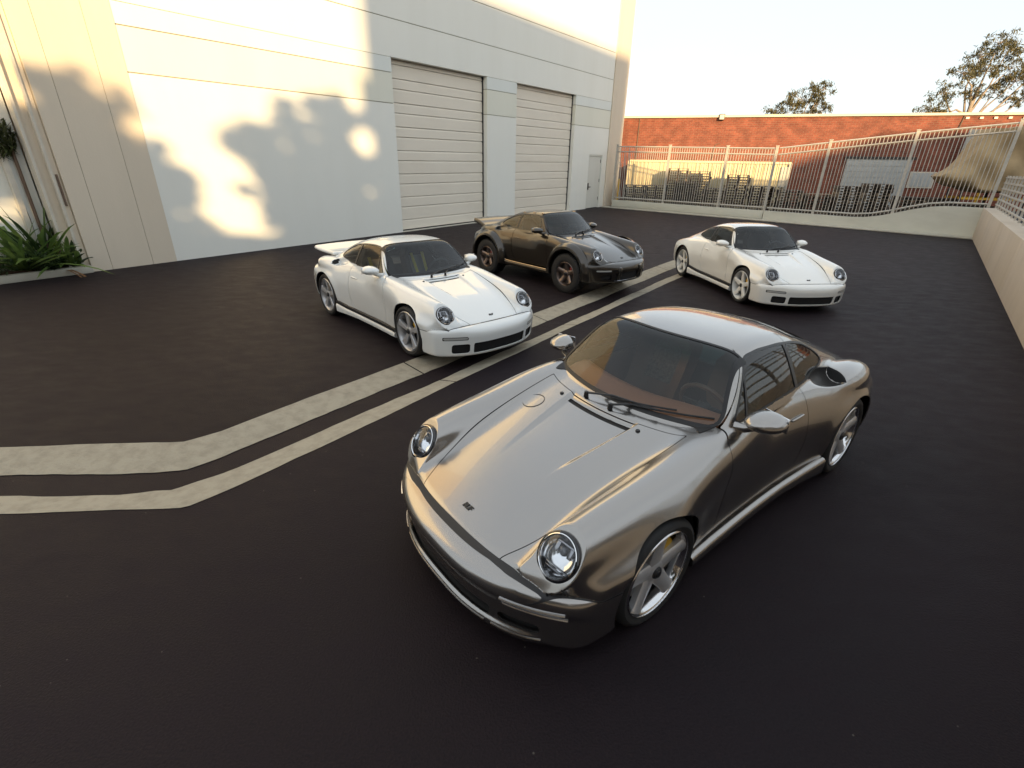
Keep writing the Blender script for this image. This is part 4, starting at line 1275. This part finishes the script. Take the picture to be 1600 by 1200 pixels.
# ------------------------------------------------------------------ gate and fence at the back
GA0 = Vector((5.972, 31.674, 0)); GDIR = Vector((.70503, -.70918, 0)); GRZ = math.atan2(GDIR.y, GDIR.x)
GTOP = lambda s: np.interp(s, [-.2, 3.35, 6.54, 8.95, 11.08, 14.08, 17.1], [3.40, 3.34, 3.28, 3.24, 3.46, 3.76, 4.02])
def gbase(s): return .45 if s < 12.4 else .45 + .66 * float(sstep(12.4, 16.2, np.array(s)))
def fence_run(name, s0, s1, posts, label, cat, step=.132):
    o = empty(name, GA0, GRZ); tag(o, label, cat)
    top = lambda s: float(GTOP(s))
    N_ = max(2, int((s1 - s0) / .6))
    ss = [s0 + (s1 - s0) * i / N_ for i in range(N_ + 1)]
    for dz in (-.03, -.30):
        MB().tube([(s, 0, top(s) + dz) for s in ss], .034, 4).obj('rail', 'steel_white', o, smooth=0)
    MB().tube([(s, 0, gbase(s) + .14) for s in ss], .034, 4).obj('rail', 'steel_white', o, smooth=0)
    for p in posts:
        mb = MB().box((p, 0, (top(p) + .06 + gbase(p) - .1) / 2), (.10, .10, top(p) + .06 - gbase(p) + .1)); mb.box((p, 0, top(p) + .075), (.13, .13, .03))
        mb.obj('post', 'steel_white', o, smooth=0)
    n = int((s1 - s0) / step); base = None
    for i in range(1, n):
        s = s0 + (s1 - s0) * i / n
        if min(abs(s - p) for p in posts) < .07: continue
        h_ = top(s) - .06 - gbase(s) - .02
        MB().box((0, 0, h_ / 2), (.023, .023, h_)).obj('picket', 'steel_white', o, (s, 0, gbase(s) + .02), smooth=0)
    return o
gt = fence_run('sliding_gate', -.05, 8.92, (-.05, 3.35, 6.54, 8.90), 'pale steel picket gate with level top between warehouse and climbing fence', 'gate')
MB().box((4.43, -.012, .255), (8.96, .10, .385)).obj('bottom_beam', 'wall_pale', gt, bevel=.01)
for k in (.25, .55, .85):
    MB().bar((k - .15, .12, 3.3), (k + .1, .12, .5), .03).obj('brace', 'steel_white', gt, smooth=0)
fence_run('picket_fence', 9.02, 17.0, (11.08, 14.08, 16.98), 'pale steel picket fence climbing to the right on a concrete wall', 'fence')
# low concrete wall under the fence, rising to the right
bw = empty('fence_wall', GA0, GRZ); tag(bw, 'pale low concrete wall under the climbing fence', 'wall')
rows_f, rows_b = [], []
for i in range(41):
    s = 8.95 + (17.25 - 8.95) * i / 40; z = gbase(s)
    rows_f.append((s, z))
mb = MB(); mb.grid([[(s, -.10, .06) for s, z in rows_f], [(s, -.10, z) for s, z in rows_f], [(s, .10, z) for s, z in rows_f], [(s, .10, .0) for s, z in rows_f]])
mb.obj('wall_body', 'wall_pale', bw, smooth=30)
ft = MB().box((8.4, -.35, .03), (17.6, .55, .06)).obj('footing', 'curb_concrete', None, bevel=.015); ft.location = GA0; ft.rotation_euler = (0, 0, GRZ); ft.name = 'concrete_apron'; tag(ft, kind='structure')

# ------------------------------------------------------------------ retaining wall and railing on the right
RC0 = Vector((17.857, 19.72, 0)); RC1 = Vector((7.297, 6.537, 0)); RD = (RC1 - RC0).normalized(); RRZ = math.atan2(RD.y, RD.x); RL = 32.0
rw = empty('retaining_wall', RC0, RRZ); tag(rw, 'tan rendered retaining wall along the right side of the yard', 'wall')
k = 0; s = -.1; rnd = random.Random(9)
while s < RL:
    L_ = 4.2
    mb = MB(); mb.box((s + L_ / 2, .20, .56), (L_ - .008, .40, 1.12)); mb.obj('wall_segment', 'wall_render', rw, bevel=.012)
    s += L_
rl = empty('wall_railing', RC0 + Vector((-RD.y, RD.x, 0)) * .30, RRZ); tag(rl, 'pale horizontal bar railing on top of the retaining wall', 'railing')
for j in range(6):
    MB().box((RL / 2, 0, 1.26 + j * .185), (RL, .035, .040)).obj('rail', 'steel_white', rl, smooth=0)
s = .1
while s < RL:
    MB().box((s, .03, 1.12 + .56), (.05, .05, 1.14)).obj('baluster', 'steel_white', rl, smooth=0); s += .95
# raised ground behind the retaining wall
nrm = Vector((-RD.y, RD.x, 0))
e0, e1 = RC0 - RD * 40 + nrm * .38, RC0 + RD * 60 + nrm * .38
ut = MB().add([tuple(e0) [:2] + (1.0,), tuple(e1)[:2] + (1.0,), tuple(e1 + nrm * 60)[:2] + (1.0,), tuple(RC0 + nrm * 80)[:2] + (1.0,)], [(0, 1, 2, 3)])
q0, q1 = RC0 + nrm * .39, RC0 + RD * 60 + nrm * .39
te = MB().add([(q0.x, q0.y, 1.05), (q1.x, q1.y, 1.05), (q1.x + nrm.x * 90, q1.y + nrm.y * 90, 1.05), (q0.x + nrm.x * 90, q0.y + nrm.y * 90, 1.05)], [(0, 1, 2, 3)])
te.add([(q0.x, q0.y, 1.05), (q0.x + nrm.x * 90, q0.y + nrm.y * 90, 1.05), (q0.x + nrm.x * 90, q0.y + nrm.y * 90, 0), (q0.x, q0.y, 0)], [(0, 1, 2, 3)])
tag(te.obj('raised_terrace', 'asphalt', smooth=0), kind='structure')

# ------------------------------------------------------------------ brick building behind the gate
BO = (7.232, 37.429, 0); BD = Vector((.9479, -.3186, 0)); BRZ = math.atan2(BD.y, BD.x)
bb = empty('brick_building', BO, BRZ); tag(bb, 'long low red brick building with a cream parapet behind the gate', 'building')
# local y > 0 is behind the face
mb = MB(); mb.box((17.0, 3, 2.65), (46, 6, 5.30)); mb.obj('wall', 'brick', bb, smooth=0)
MB().box((17.0, 2.95, 5.36), (46.2, 6.2, .13)).obj('parapet_cap', 'parapet_cream', bb, smooth=0)
rd_ = MB().box((15.55, -.02, 1.5), (3.4, .10, 3.0)).obj('roller_door', 'roller_pale', bb, smooth=0)
for i in range(9): MB().box((15.55, -.085, .2 + i * .32), (3.34, .03, .29)).obj('door_slat', 'roller_pale', rd_, smooth=0)
MB().box((15.55, -.04, 3.06), (3.7, .16, .14)).obj('lintel', 'steel_dark', bb, smooth=0)
wn = MB().box((18.0, -.02, 1.9), (1.3, .08, .9)).obj('window', 'frame_white', bb, smooth=0)
MB().box((18.0, -.07, 1.9), (1.14, .02, .76)).obj('pane', 'roller_pale', wn, smooth=0)
for s in (19.2, 19.85, 20.5, 21.15, 21.8, 22.4):
    MB().box((s, -.03, 5.16), (.16, .10, .10)).obj('vent_block', 'frame_white', bb, smooth=0)
MB().tube([(1.08, -.04, .5), (1.08, -.04, 5.3)], .03, 6).obj('downpipe', 'back_building_dark', bb)
MB().tube([(6.0, -.04, 2.2), (6.05, -.04, 3.4), (6.12, -.04, 3.72), (6.4, -.04, 3.8)], .022, 6).obj('conduit', 'back_building_dark', bb)
MB().tube([(18.9, -.04, 4.2), (19.05, -.04, 5.3)], .03, 6).obj('conduit', 'back_building_dark', bb)
fl = empty('floodlight', (0, 0, 0)); fl.location = Vector(BO) + BD * 6.22 + Vector((-.3186, -.9479, 0)) * .16 + Vector((0, 0, 5.20)); fl.rotation_euler = (0, 0, BRZ)
tag(fl, 'dark square floodlight just under the brick parapet', 'floodlight')
MB().box((0, 0, .10), (.34, .22, .34)).obj('housing', 'lamp_housing', fl, bevel=.02)
MB().box((0, -.115, .10), (.26, .02, .26)).obj('lamp_face', 'lamp_face', fl, smooth=0)
MB().box((0, .10, -.06), (.06, .16, .06)).obj('bracket', 'lamp_housing', fl, smooth=0)
# yellow-cream freight container standing before the brick wall
def bl(s, off, z=0.0): p = Vector(BO) + BD * s + Vector((-.3186, -.9479, 0)) * off; return (p.x, p.y, z)
ct = empty('freight_container', bl(1.05, 3.0), BRZ); tag(ct, 'cream yellow corrugated freight container behind the pallet stacks', 'container')
mb = MB(); rows = [[], []]
n = int(9.3 / .24)
for i in range(n):
    for a, y in ((0, 0), (.08, 0), (.12, .06), (.20, .06)):
        x = i * .24 + a; rows[0].append((x, y, .16)); rows[1].append((x, y, 2.58))
mb.grid(rows); mb.obj('corrugated_side', 'container_yellow', ct, smooth=0)
MB().box((4.65, .02, 2.66), (9.35, .12, .12)).obj('top_rail', 'container_yellow', ct, smooth=0)
MB().box((4.65, .02, .12), (9.35, .12, .14)).obj('bottom_rail', 'container_yellow', ct, smooth=0)
MB().box((-.02, .05, 1.36), (.14, .14, 2.6)).obj('corner_post', 'container_yellow', ct, smooth=0)
MB().box((9.32, .05, 1.36), (.14, .14, 2.6)).obj('corner_post', 'container_grey', ct, smooth=0)
MB().box((9.05, -.05, 1.9), (.36, .03, 1.1)).obj('patch_plate', 'container_grey', ct, smooth=0)
MB().box((4.65, 1.25, 1.38), (9.3, 2.2, 2.5)).obj('container_body', 'container_yellow', ct, smooth=0)
# yellow bollard and dark box at the gate end
bo = MB().lathe([(.001, 1.62), (.07, 1.60), (.09, 1.52), (.09, 0)], 14, 'z').obj('guard_post', 'yellow_post', None, bl(.75, 4.9)); tag(bo, 'yellow guard post behind the gate beside the warehouse end', 'post')
# pallets: every pallet its own thing
def pallet_mesh(nm, m):
    mb = MB()
    for i in range(7): mb.box((0, -.54 + i * .18, .132), (1.2, .13, .018))
    for x in (-.55, 0, .55): mb.box((x, 0, .072), (.09, 1.2, .10))
    for y in (-.5, 0, .5): mb.box((0, y, .012), (1.2, .11, .018))
    return mb.mesh(nm, m, smooth=0, fixn=False)
PM = [pallet_mesh('wooden_pallet', 'pallet_wood'), pallet_mesh('wooden_pallet', 'pallet_wood_pale')]
rnd = random.Random(21)
ORD = 'bottom second third fourth fifth sixth seventh eighth ninth tenth eleventh twelfth thirteenth fourteenth fifteenth sixteenth'.split()
STK = [(1.7, 4.6, 9, 'leftmost stack beside the yellow post'), (3.0, 4.5, 9, 'second stack from the left behind the gate'), (4.15, 4.3, 16, 'tall stack before the left half of the container'), (5.45, 4.3, 15, 'tall stack before the middle of the container'),
       (4.7, 6.0, 11, 'front stack close to the second gate post'), (6.3, 6.2, 9, 'low stack right of the tall pair'), (7.55, 4.6, 14, 'single tall stack before the right half of the container'), (8.9, 4.9, 10, 'low stack under the right container end'),
       (10.3, 5.2, 9, 'stack just right of the container'), (11.7, 5.2, 8, 'low stack before the bare brick wall'), (13.1, 5.2, 11, 'stack before the left edge of the roller door'), (14.4, 5.2, 12, 'stack before the middle of the roller door'), (15.9, 5.4, 8, 'low stack before the right edge of the roller door'),
       (17.3, 5.6, 8, 'stack under the small window'), (18.7, 5.6, 6, 'rightmost stack beside the canvas cover')]
for s, off, n, lab in STK:
    for k in range(n):
        p = bl(s + rnd.uniform(-.05, .05), off + rnd.uniform(-.05, .05), k * .142)
        o = link('wooden_pallet', PM[1 if rnd.random() < .22 else 0], None, p, (0, 0, BRZ + rnd.uniform(-.04, .04)))
        tag(o, ('topmost' if k == n - 1 else 'bottom' if k == 0 else ORD[k]) + ' pallet' + ('' if k in (0, n - 1) else ' up') + ' in the ' + lab, 'pallet', 'pallets in the ' + lab)
# corrugated sheet and canvas cover at the right
cs = MB(); rows = [[], []]
for i in range(34):
    x = i * .065; y = .03 * math.sin(i * 1.57); rows[0].append((x, y, 0)); rows[1].append((x, y - .15, 1.5))
cs.grid(rows); cs.grid([[(x, y + .02, z) for x, y, z in r] for r in rows]); cs = cs.obj('corrugated_sheet', 'corrugated', None, bl(19.25, .55, 3.05), (0, 0, BRZ), fixn=False); tag(cs, 'grey corrugated metal sheet high on the brick wall', 'sheet')
yp = empty('yellow_rack', bl(19.6, 3.5), BRZ); tag(yp, 'yellow steel rack frame half hidden by the canvas', 'rack')
for x in (0, 2.2):
    MB().box((x, 0, 1.6), (.12, .12, 3.2)).obj('upright', 'yellow_post', yp, smooth=0)
MB().box((1.1, 0, 3.1), (2.3, .10, .14)).obj('beam', 'yellow_post', yp, smooth=0)
MB().box((1.1, 0, 1.5), (2.3, .10, .14)).obj('beam', 'yellow_post', yp, smooth=0)
MB().box((1.1, .5, 1.65), (2.1, 1.0, .06)).obj('shelf', 'pallet_wood', yp, smooth=0)

# canvas cover slung over a frame beyond the fence corner
cv = empty('canvas_cover', bl(18.5, 7.0), BRZ); tag(cv, 'tan canvas cover slung over a frame beyond the fence corner', 'canvas cover')
SL = spl([(1.45, 18.6), (1.6, 17.6), (1.84, 16.95), (2.12, 16.45), (2.2, 16.50), (2.55, 16.98), (3.3, 17.5), (4.3, 17.92), (5.1, 18.3)])
SBZ = lambda t: 1.50 + .55 * max(0, 1 - t * 2.2)
mbf = MB(); R = []
for i in range(27):
    z = 1.50 + 2.75 * (i / 26) ** 1.15; row = []
    s0 = float(SL(z)) - 18.5
    for j in range(25):
        t = j / 24; s = s0 + (2.6 - s0) * t
        fold = .10 * math.sin(z * 4.2 + s * 2.6) + .06 * math.sin(z * 2.1 - s * 5.0 + 1) - .25 * math.sin(min(1, t * 3) * math.pi / 2)
        row.append((s, fold + .25 * (1 - min(1, t * 5)) ** 2, z + .05 * math.sin(s * 5)))
    R.append(row)
mbf.grid(R)
B = [[(x, 1.9 - .5 * math.exp(-((x + 2) ** 2)), z) for x, y, z in r] for r in R]
mbf.grid(B); mbf.grid([R[0], B[0]]); mbf.grid([R[-1], B[-1]]); mbf.grid([[r[0] for r in R], [r[0] for r in B]]); mbf.grid([[r[-1] for r in R], [r[-1] for r in B]])
mbf.obj('canvas', 'canvas', cv, smooth=60)
for x in (-1.0, .6, 2.2):
    for y in (.2, 1.6): MB().box((x, y, .8), (.09, .09, 1.6)).obj('leg', 'steel_dark', cv, smooth=0)
for y in (.2, 1.6): MB().box((.6, y, 1.2), (3.3, .07, .10)).obj('frame_bar', 'yellow_post', cv, smooth=0)

# ------------------------------------------------------------------ trees
def tree(name, loc, H, blobs, label, seed, nleaf, leaf, m, bark='bark_pale', rtrunk=.28, droop=.5, limbs=True, clump=1.0, elong=.30):
    """tapered trunk, limbs to every leaf mass, crown of leaf-sized faces gathered in clumps"""
    rnd = random.Random(seed); o = empty(name, loc); tag(o, label, 'tree')
    tb = MB(); lean = Vector((rnd.uniform(-.3, .3), rnd.uniform(-.2, .2), 0))
    fork = H * .42
    tb.tube([(0, 0, -.1), lean * .3 + Vector((0, 0, fork * .5)), lean + Vector((0, 0, fork)), lean * 1.6 + Vector((0, 0, H * .62))], [rtrunk, rtrunk * .8, rtrunk * .62, rtrunk * .4], 9)
    cr = MB(); vol = sum(a[3] ** 2 for a in blobs)
    for bx_, by_, bz_, br in blobs:
        c = Vector((bx_, by_, bz_)); st = lean + Vector((0, 0, fork * rnd.uniform(.85, 1.35)))
        mid = (st + c) / 2 + Vector((rnd.uniform(-.4, .4), rnd.uniform(-.4, .4), rnd.uniform(-.2, .5)))
        tb.tube([st, mid, c], [rtrunk * .34, rtrunk * .20, rtrunk * .06], 6)
        nc = max(3, int(16 * br * clump))
        for k in range(nc):
            while 1:
                p = Vector((rnd.uniform(-1, 1), rnd.uniform(-1, 1), rnd.uniform(-1, 1)))
                if .2 < p.length < 1: break
            cc = c + Vector((p.x * br, p.y * br, p.z * br * .75))
            tb.tube([c + (cc - c) * .05, (c + cc) / 2 + Vector((0, 0, .1 * br)), cc], [rtrunk * .06, rtrunk * .04, rtrunk * .02], 4)
            nl = int(nleaf * br * br / vol / nc); sp = br * rnd.uniform(.16, .34) / math.sqrt(clump)
            for i in range(nl):
                g = Vector((rnd.gauss(0, 1), rnd.gauss(0, 1), rnd.gauss(0, .8))) * sp * .6
                l = leaf * rnd.uniform(.6, 1.3)
                q = Matrix.Rotation(rnd.uniform(0, 6.28), 3, 'Z') @ Matrix.Rotation(rnd.uniform(-1.3, 1.3), 3, 'X') @ Matrix.Rotation(rnd.uniform(-1, 1), 3, 'Y')
                w = l * elong
                cr.add([cc + g + q @ Vector(v) for v in ((-w, 0, 0), (0, -l, 0), (w, 0, 0), (0, l, 0))], [(0, 1, 2, 3)])
    tb.obj('trunk', bark, o)
    cr.obj('crown', m, o, fixn=False, smooth=0)
    return o
tree('eucalyptus_tree', (26.9, 53.6, 0), 8.8, [(-2.0, .3, 7.2, 1.0), (-1.0, 0, 8.1, 1.0), (.1, .2, 8.5, 1.05), (1.2, 0, 9.0, 1.0), (2.2, .1, 9.3, .95), (1.8, -.2, 8.0, .95), (2.6, 0, 7.6, .8), (.4, 0, 7.2, 1.0), (-1.5, 0, 6.3, .9)],
     'small olive-green eucalyptus crown above the middle of the brick parapet', 31, 4600, .15, 'leaf_eucalyptus', droop=.5, elong=.26)
tree('eucalyptus_tree', (38.0, 46.6, 0), 12.6, [(-3.5, 0, 7.1, 1.1), (-2.7, .2, 8.4, 1.1), (-1.8, 0, 9.7, 1.2), (-.7, .2, 10.9, 1.2), (.3, 0, 11.8, 1.2), (.1, 0, 9.9, 1.1), (1.2, .1, 11.2, 1.1), (1.9, 0, 10.1, 1.15), (2.7, 0, 9.2, 1.05), (1.3, 0, 8.4, .9), (-.6, 0, 8.5, .9), (3.2, 0, 8.0, .85), (-2.1, 0, 6.8, .8), (3.9, 0, 9.6, 1.05), (4.4, 0, 8.4, .95), (4.6, 0, 10.6, .9)],
     'tall airy eucalyptus with bare lower limbs above the right end of the brick wall', 32, 7600, .15, 'leaf_eucalyptus', rtrunk=.30, elong=.26)
# street trees behind the photographer; their shadows fall on the warehouse wall
def sprigs(seed, spots):
    """small leaf masses that break up a crown's edge"""
    rnd = random.Random(seed); out = []
    for x, z, r in spots:
        for k in range(5):
            a = rnd.uniform(-.3, 3.4); q = r * rnd.uniform(.80, 1.18)
            out.append((x + q * math.cos(a), rnd.uniform(-.2, .2), z + q * math.sin(a), rnd.uniform(.16, .30)))
    return out
tree('street_tree', (-5.75, -8.0, 1.0), 7.0, [(-.05, 0, 6.0, .50), (-.55, 0, 5.2, .9), (.20, .1, 5.0, .85), (.66, 0, 4.4, .78), (-1.3, .2, 4.6, 1.0), (-2.3, 0, 4.6, 1.0), (-.3, 0, 4.0, 1.2), (-3.4, 0, 4.2, 1.2), (-4.6, 0, 3.9, 1.2), (.66, 0, 3.7, .85)] + sprigs(1, [(-.05, 6.0, .5), (.2, 5.1, .8), (-.6, 5.3, .9), (-1.4, 4.7, 1.0), (.6, 4.4, .7)]),
     'leafy street tree behind the camera, left of its neighbour', 41, 17000, .15, 'leaf_street', 'bark', clump=3.0, elong=.45)
tree('street_tree', (-2.22, -8.0, 1.0), 8.2, [(-1.05, 0, 5.8, .48), (-.45, 0, 6.15, .55), (.2, .1, 6.6, .62), (.85, 0, 7.05, .60), (.5, 0, 5.8, .95), (-.4, .2, 5.1, .90), (.2, 0, 4.4, 1.25), (1.15, 0, 5.9, .6), (1.3, 0, 4.9, .70), (-.55, 0, 4.2, .75), (1.05, 0, 3.9, .9), (.2, 0, 5.3, 1.1), (-.2, 0, 3.4, 1.0)] + sprigs(2, [(-1.05, 5.9, .45), (-.45, 6.2, .5), (.2, 6.7, .6), (.85, 7.1, .55), (1.1, 6.0, .6), (-.6, 5.0, .9), (1.3, 4.9, .7)]),
     'leafy street tree behind the camera, beside the tall building', 42, 23000, .15, 'leaf_street', 'bark', clump=3.0, elong=.45)

# ------------------------------------------------------------------ unseen buildings behind the photographer, placed and shaped to shade the yard
def block(name, x0, x1, y0, y1, h, m, label, roof=None):
    o = empty(name, ((x0 + x1) / 2, y1, 0)); tag(o, label, 'building')
    w = x1 - x0; d = y1 - y0
    MB().box((0, -d / 2, h / 2), (w, d, h)).obj('wall', m, o, smooth=0)
    if roof:
        MB().add([(-w / 2, 0, h), (w / 2, 0, h), (w / 2, -d, h), (-w / 2, -d, h), (-w / 2 + roof[0], 0, h + roof[1]), (w / 2, 0, h + roof[1]), (w / 2, -d, h + roof[1]), (-w / 2 + roof[0], -d, h + roof[1])], [(0, 1, 5, 4), (4, 5, 6, 7), (3, 0, 4, 7), (2, 3, 7, 6), (1, 2, 6, 5)]).obj('roof', m, o, smooth=0)
    else: MB().box((0, -d / 2, h + .06), (w + .2, d + .2, .12)).obj('parapet_cap', 'parapet_cream', o, smooth=0)
    n = int(w / 3.4)
    for r in range(max(1, int(h / 3.6))):
        for i in range(n):
            x = -w / 2 + (i + .5) * w / n
            f = MB().box((x, .02, 2.2 + r * 3.4), (1.7, .08, 1.5)).obj('window', 'frame_white', o, smooth=0)
            MB().box((x, .07, 2.2 + r * 3.4), (1.5, .03, 1.3)).obj('pane', 'black_gloss', f, smooth=0)
    return o
block('low_building', -34, .1, -12.9, -10, 4.95, 'back_building', 'unseen low tan building behind the camera, sized to shade the yard')
TY = -13.0
tb_ = empty('tall_building', (6, TY, 0)); tag(tb_, 'tall tan building behind the camera with a roof climbing to the right', 'building')
mb = MB(); x0, x1, h0, h1, d_ = .17 - 6, 14.0 - 6, 13.75, 17.3, -3.0  # roof slope set so the shadow edge runs level along the warehouse
mb.add([(x0, 0, 0), (x1, 0, 0), (x1, d_, 0), (x0 + .474, d_, 0), (x0, 0, h0), (x1, 0, h1), (x1, d_, h1), (x0 + .474, d_, h0)], [(0, 1, 5, 4), (1, 2, 6, 5), (2, 3, 7, 6), (3, 0, 4, 7), (4, 5, 6, 7)])
mb.obj('wall', 'back_building', tb_, smooth=0)
for r in range(3):
    for i in range(4):
        f_ = MB().box((-5.2 + i * 3.4, .02, 3.2 + r * 3.3), (1.7, .08, 1.5)).obj('window', 'frame_white', tb_, smooth=0)
        MB().box((-5.2 + i * 3.4, .07, 3.2 + r * 3.3), (1.5, .03, 1.3)).obj('pane', 'black_gloss', f_, smooth=0)
block('middle_building', 13.4, 24.2, -13, -10, 9.6, 'back_building_dark', 'unseen brown middle building added behind the camera to shade the right yard')
block('shed_roof_building', 24.3, 46, -13, -10, 11.2, 'back_building', 'unseen tan building far right behind the camera, roof edge sloped for its shadow', roof=(4.2, 1.5))
CARS = [
 dict(name='sports_car', label='silver metallic coupe with round headlights parked in the foreground', pos=(1.2016, 3.3249), yaw=-2.46238, res=.012, refine=True, tuck=0.0, chin=.45, gh=.034, trimw=.036,
      paint='paint_silver', inside='shell_inside', ws='windscreen_tint', sg='side_tint', dash='leather_tan', seat='leather_brown', seatpanel='weave', swmat='leather_brown', card='leather_brown',
      signal='signal_silver', bezel='signal_silver', hip=.035, track=(.852, .884), wheel=dict(R=.325, Rr=.332, W=.245, rim=.256, mat='wheel_silver', lipmat='lip_polish')),
 dict(name='sports_car', label='white coupe with a big rear wing and yellow seat belts at centre left', pos=(-1.5302, 7.3139), yaw=-.83083, res=.019, gap=.0085,
      paint='paint_white', inside='shell_inside', ws='windscreen_white', sg='side_tint', dash='cabin_dark', seat='cabin_dark', seatpanel='leather_grey', belts='belt_yellow', stripe=True, ringmat='black_gloss',
      hip=.035, track=(.852, .884), tail='whale', wheel=dict(R=.325, Rr=.332, W=.245, rim=.256, mat='wheel_silver', twin=True)),
 dict(name='sports_car', label='raised dark bronze coupe with flared arches and chunky tyres near the roll-up doors', pos=(.8566, 10.9194), yaw=-.84801, res=.019, gap=.0085, lift=.135,
      paint='paint_umber', inside='shell_inside', ws='windscreen_white', sg='side_tint', dash='cabin_dark', seat='leather_brown', belts=None, sillline=True, bumper='rally', ringmat='paint_umber',
      hip=.03, track=(.90, .93), arch=(.43, .435), archz=.27, tail='duck', flares=True, wheel=dict(R=.372, W=.245, rim=.225, mat='wheel_bronze', w0=.055, w1=.04, knobs=True, calmat='caliper_red', yh=-.05)),
 dict(name='sports_car', label='ivory white coupe with white wheels and no rear wing on the right', pos=(4.8733, 10.2563), yaw=-1.44108, res=.019, gap=.0085,
      paint='paint_ivory', inside='shell_inside', ws='windscreen_white', sg='side_tint', dash='cabin_dark', seat='cabin_dark', stripe=True, intake=False,
      hip=.03, track=(.852, .880), wheel=dict(R=.325, Rr=.332, W=.245, rim=.256, mat='wheel_white', w0=.045, w1=.034)),
]
def xfront(P, yy, zz):
    """x of the bumper skin at |y|, z"""
    xs = np.linspace(1.5, 2.15, 1400); u = make_sdf(P)(xs, np.full_like(xs, yy), np.full_like(xs, zz))[1]
    return float(xs[np.where(u < 0)[0].max()])
def car_extras(P, root):
    lift = P.get('lift', 0)
    if P.get('tail') == 'whale':
        def f(x, y, z):
            a = np.abs(y)
            zc = .905 + .055 * sstep(-1.5, -2.15, x)
            th = .030 + .024 * sstep(-1.9, -2.14, x)
            pl = smax(smax(np.abs(z - zc) - th, a - (.58 + .10 * sstep(-1.5, -2.0, x)), .07), smax(x + 1.42 + .2 * a * a, -(x + 2.06 - .10 * a * a), .02), .07)
            return pl * .8
        V, N, F = sdf_mesh(f, (-2.3, -.82, .82), (-1.3, .82, 1.15), .016)
        w = link('rear_wing', tri_mesh('rear_wing', V, F, [P['paint']], N), root)
        for s in (1, -1): MB().box((-1.75, s * .40, .84), (.40, .06, .16)).obj('wing_support', P['paint'], w, bevel=.02)
    if P.get('tail') == 'duck':
        def f(x, y, z):
            a = np.abs(y)
            zc = .80 + .13 * sstep(-1.45, -2.05, x) + .02
            pl = smax(smax(np.abs(z - zc + .02 * a * a) - .05, a - .66, .04), smax(x + 1.45, -(x + 2.08 - .10 * a * a), .03), .05)
            return pl * .8
        V, N, F = sdf_mesh(f, (-2.2, -.75, .68), (-1.35, .75, 1.05), .016); V = V + np.array([0, 0, lift])
        link('rear_spoiler', tri_mesh('rear_spoiler', V, F, [P['paint']], N), root)
    if P.get('flares'):
        for ax_, r0, yb in ((FA, P['arch'][0], .862), (RA, P['arch'][1], .90)):
            for s in (1, -1):
                zc = P['archz'] + lift; rows = []
                n = 18
                for i in range(n + 1):
                    t = math.radians(-12 + 204 * i / n)
                    k = 1.0 + .06 * math.cos(t * 6) * 0
                    c_, s_ = math.cos(t), math.sin(t)
                    fl = .10
                    row = [(r0 - .012, yb - .10), (r0 - .010, yb + .055), (r0 + .012, yb + .075), (r0 + .055, yb + .070), (r0 + fl + .01, yb + .008), (r0 + fl + .02, yb - .05)]
                    rows.append([(ax_ + r * c_, s * y, max(zc + r * s_, .30)) for r, y in row])
                MB().grid(rows).obj('arch_flare', P['paint'], root, smooth=32)
        # rally bumper guards
        for s in (1, -1):
            g = MB(); g.box((2.04, s * .30, .345 + lift), (.10, .075, .17)); g.box((2.015, s * .30, .24 + lift), (.08, .06, .12)); g.obj('bumper_guard', 'paint_umber', root, bevel=.018)
            MB().bar((1.96, s * .42, .325 + lift), (1.80, s * .72, .325 + lift), .05, .03).obj('duct_brow', 'paint_umber', root, bevel=.01)
        MB().tube([(1.985, -.36, .17 + lift), (2.03, -.2, .165 + lift), (2.04, 0, .165 + lift), (2.03, .2, .165 + lift), (1.985, .36, .17 + lift)], .014, 8).obj('skid_bar', 'chrome_dark', root)
        # roof rack pegs / light rail
        for s in (1, -1):
            for x in (-.45, -.15, .10): MB().box((x, s * .47, 1.245 + lift - (.02 if x < -.3 else 0)), (.07, .03, .02)).obj('roof_peg', 'sill_bright', root, bevel=.005)
    if P['paint'] == 'paint_silver':
        # slim lamp strips and lip edges of the front bumper
        for sg in (1, -1):
            for zz, dx in ((.398, .004), (.352, -.012)):
                pts = []
                for k in range(9):
                    yy = .50 + .27 * k / 8
                    pts.append((xfront(P, yy, zz) + .004, sg * yy, zz))
                MB().tube(pts, .0065, 6).obj('lamp_strip', 'chrome_satin', root)
            pts = [(xfront(P, yy, .178) + .002, sg * yy, .180) for yy in (.44, .50, .56, .62, .67)]
            MB().tube(pts, .0045, 6).obj('duct_lip', 'paint_silver', root)
        pts = [(xfront(P, abs(yy), .172) + .002, yy, .176) for yy in [-.40 + .08 * k for k in range(11)]]
        MB().tube(pts, .004, 6).obj('grille_lip', 'paint_silver', root)
        # filler-flap outline on the right front wing edge of the bonnet
        x0, y0 = 1.0, -.43
        hz = lambda x, y: float(S_TOP(x) - S_DROP(x) * y * y)
        MB().tube([(x0 + .075 * math.cos(t), y0 + .075 * math.sin(t), hz(x0 + .075 * math.cos(t), y0 + .075 * math.sin(t)) + .0015) for t in [2 * math.pi * k / 32 for k in range(32)]], .0028, 5, closed=True).obj('filler_flap', 'black_trim', root)
for P in CARS:
    r_, pl_, sd_ = build_car(P)
    car_extras(P, r_)
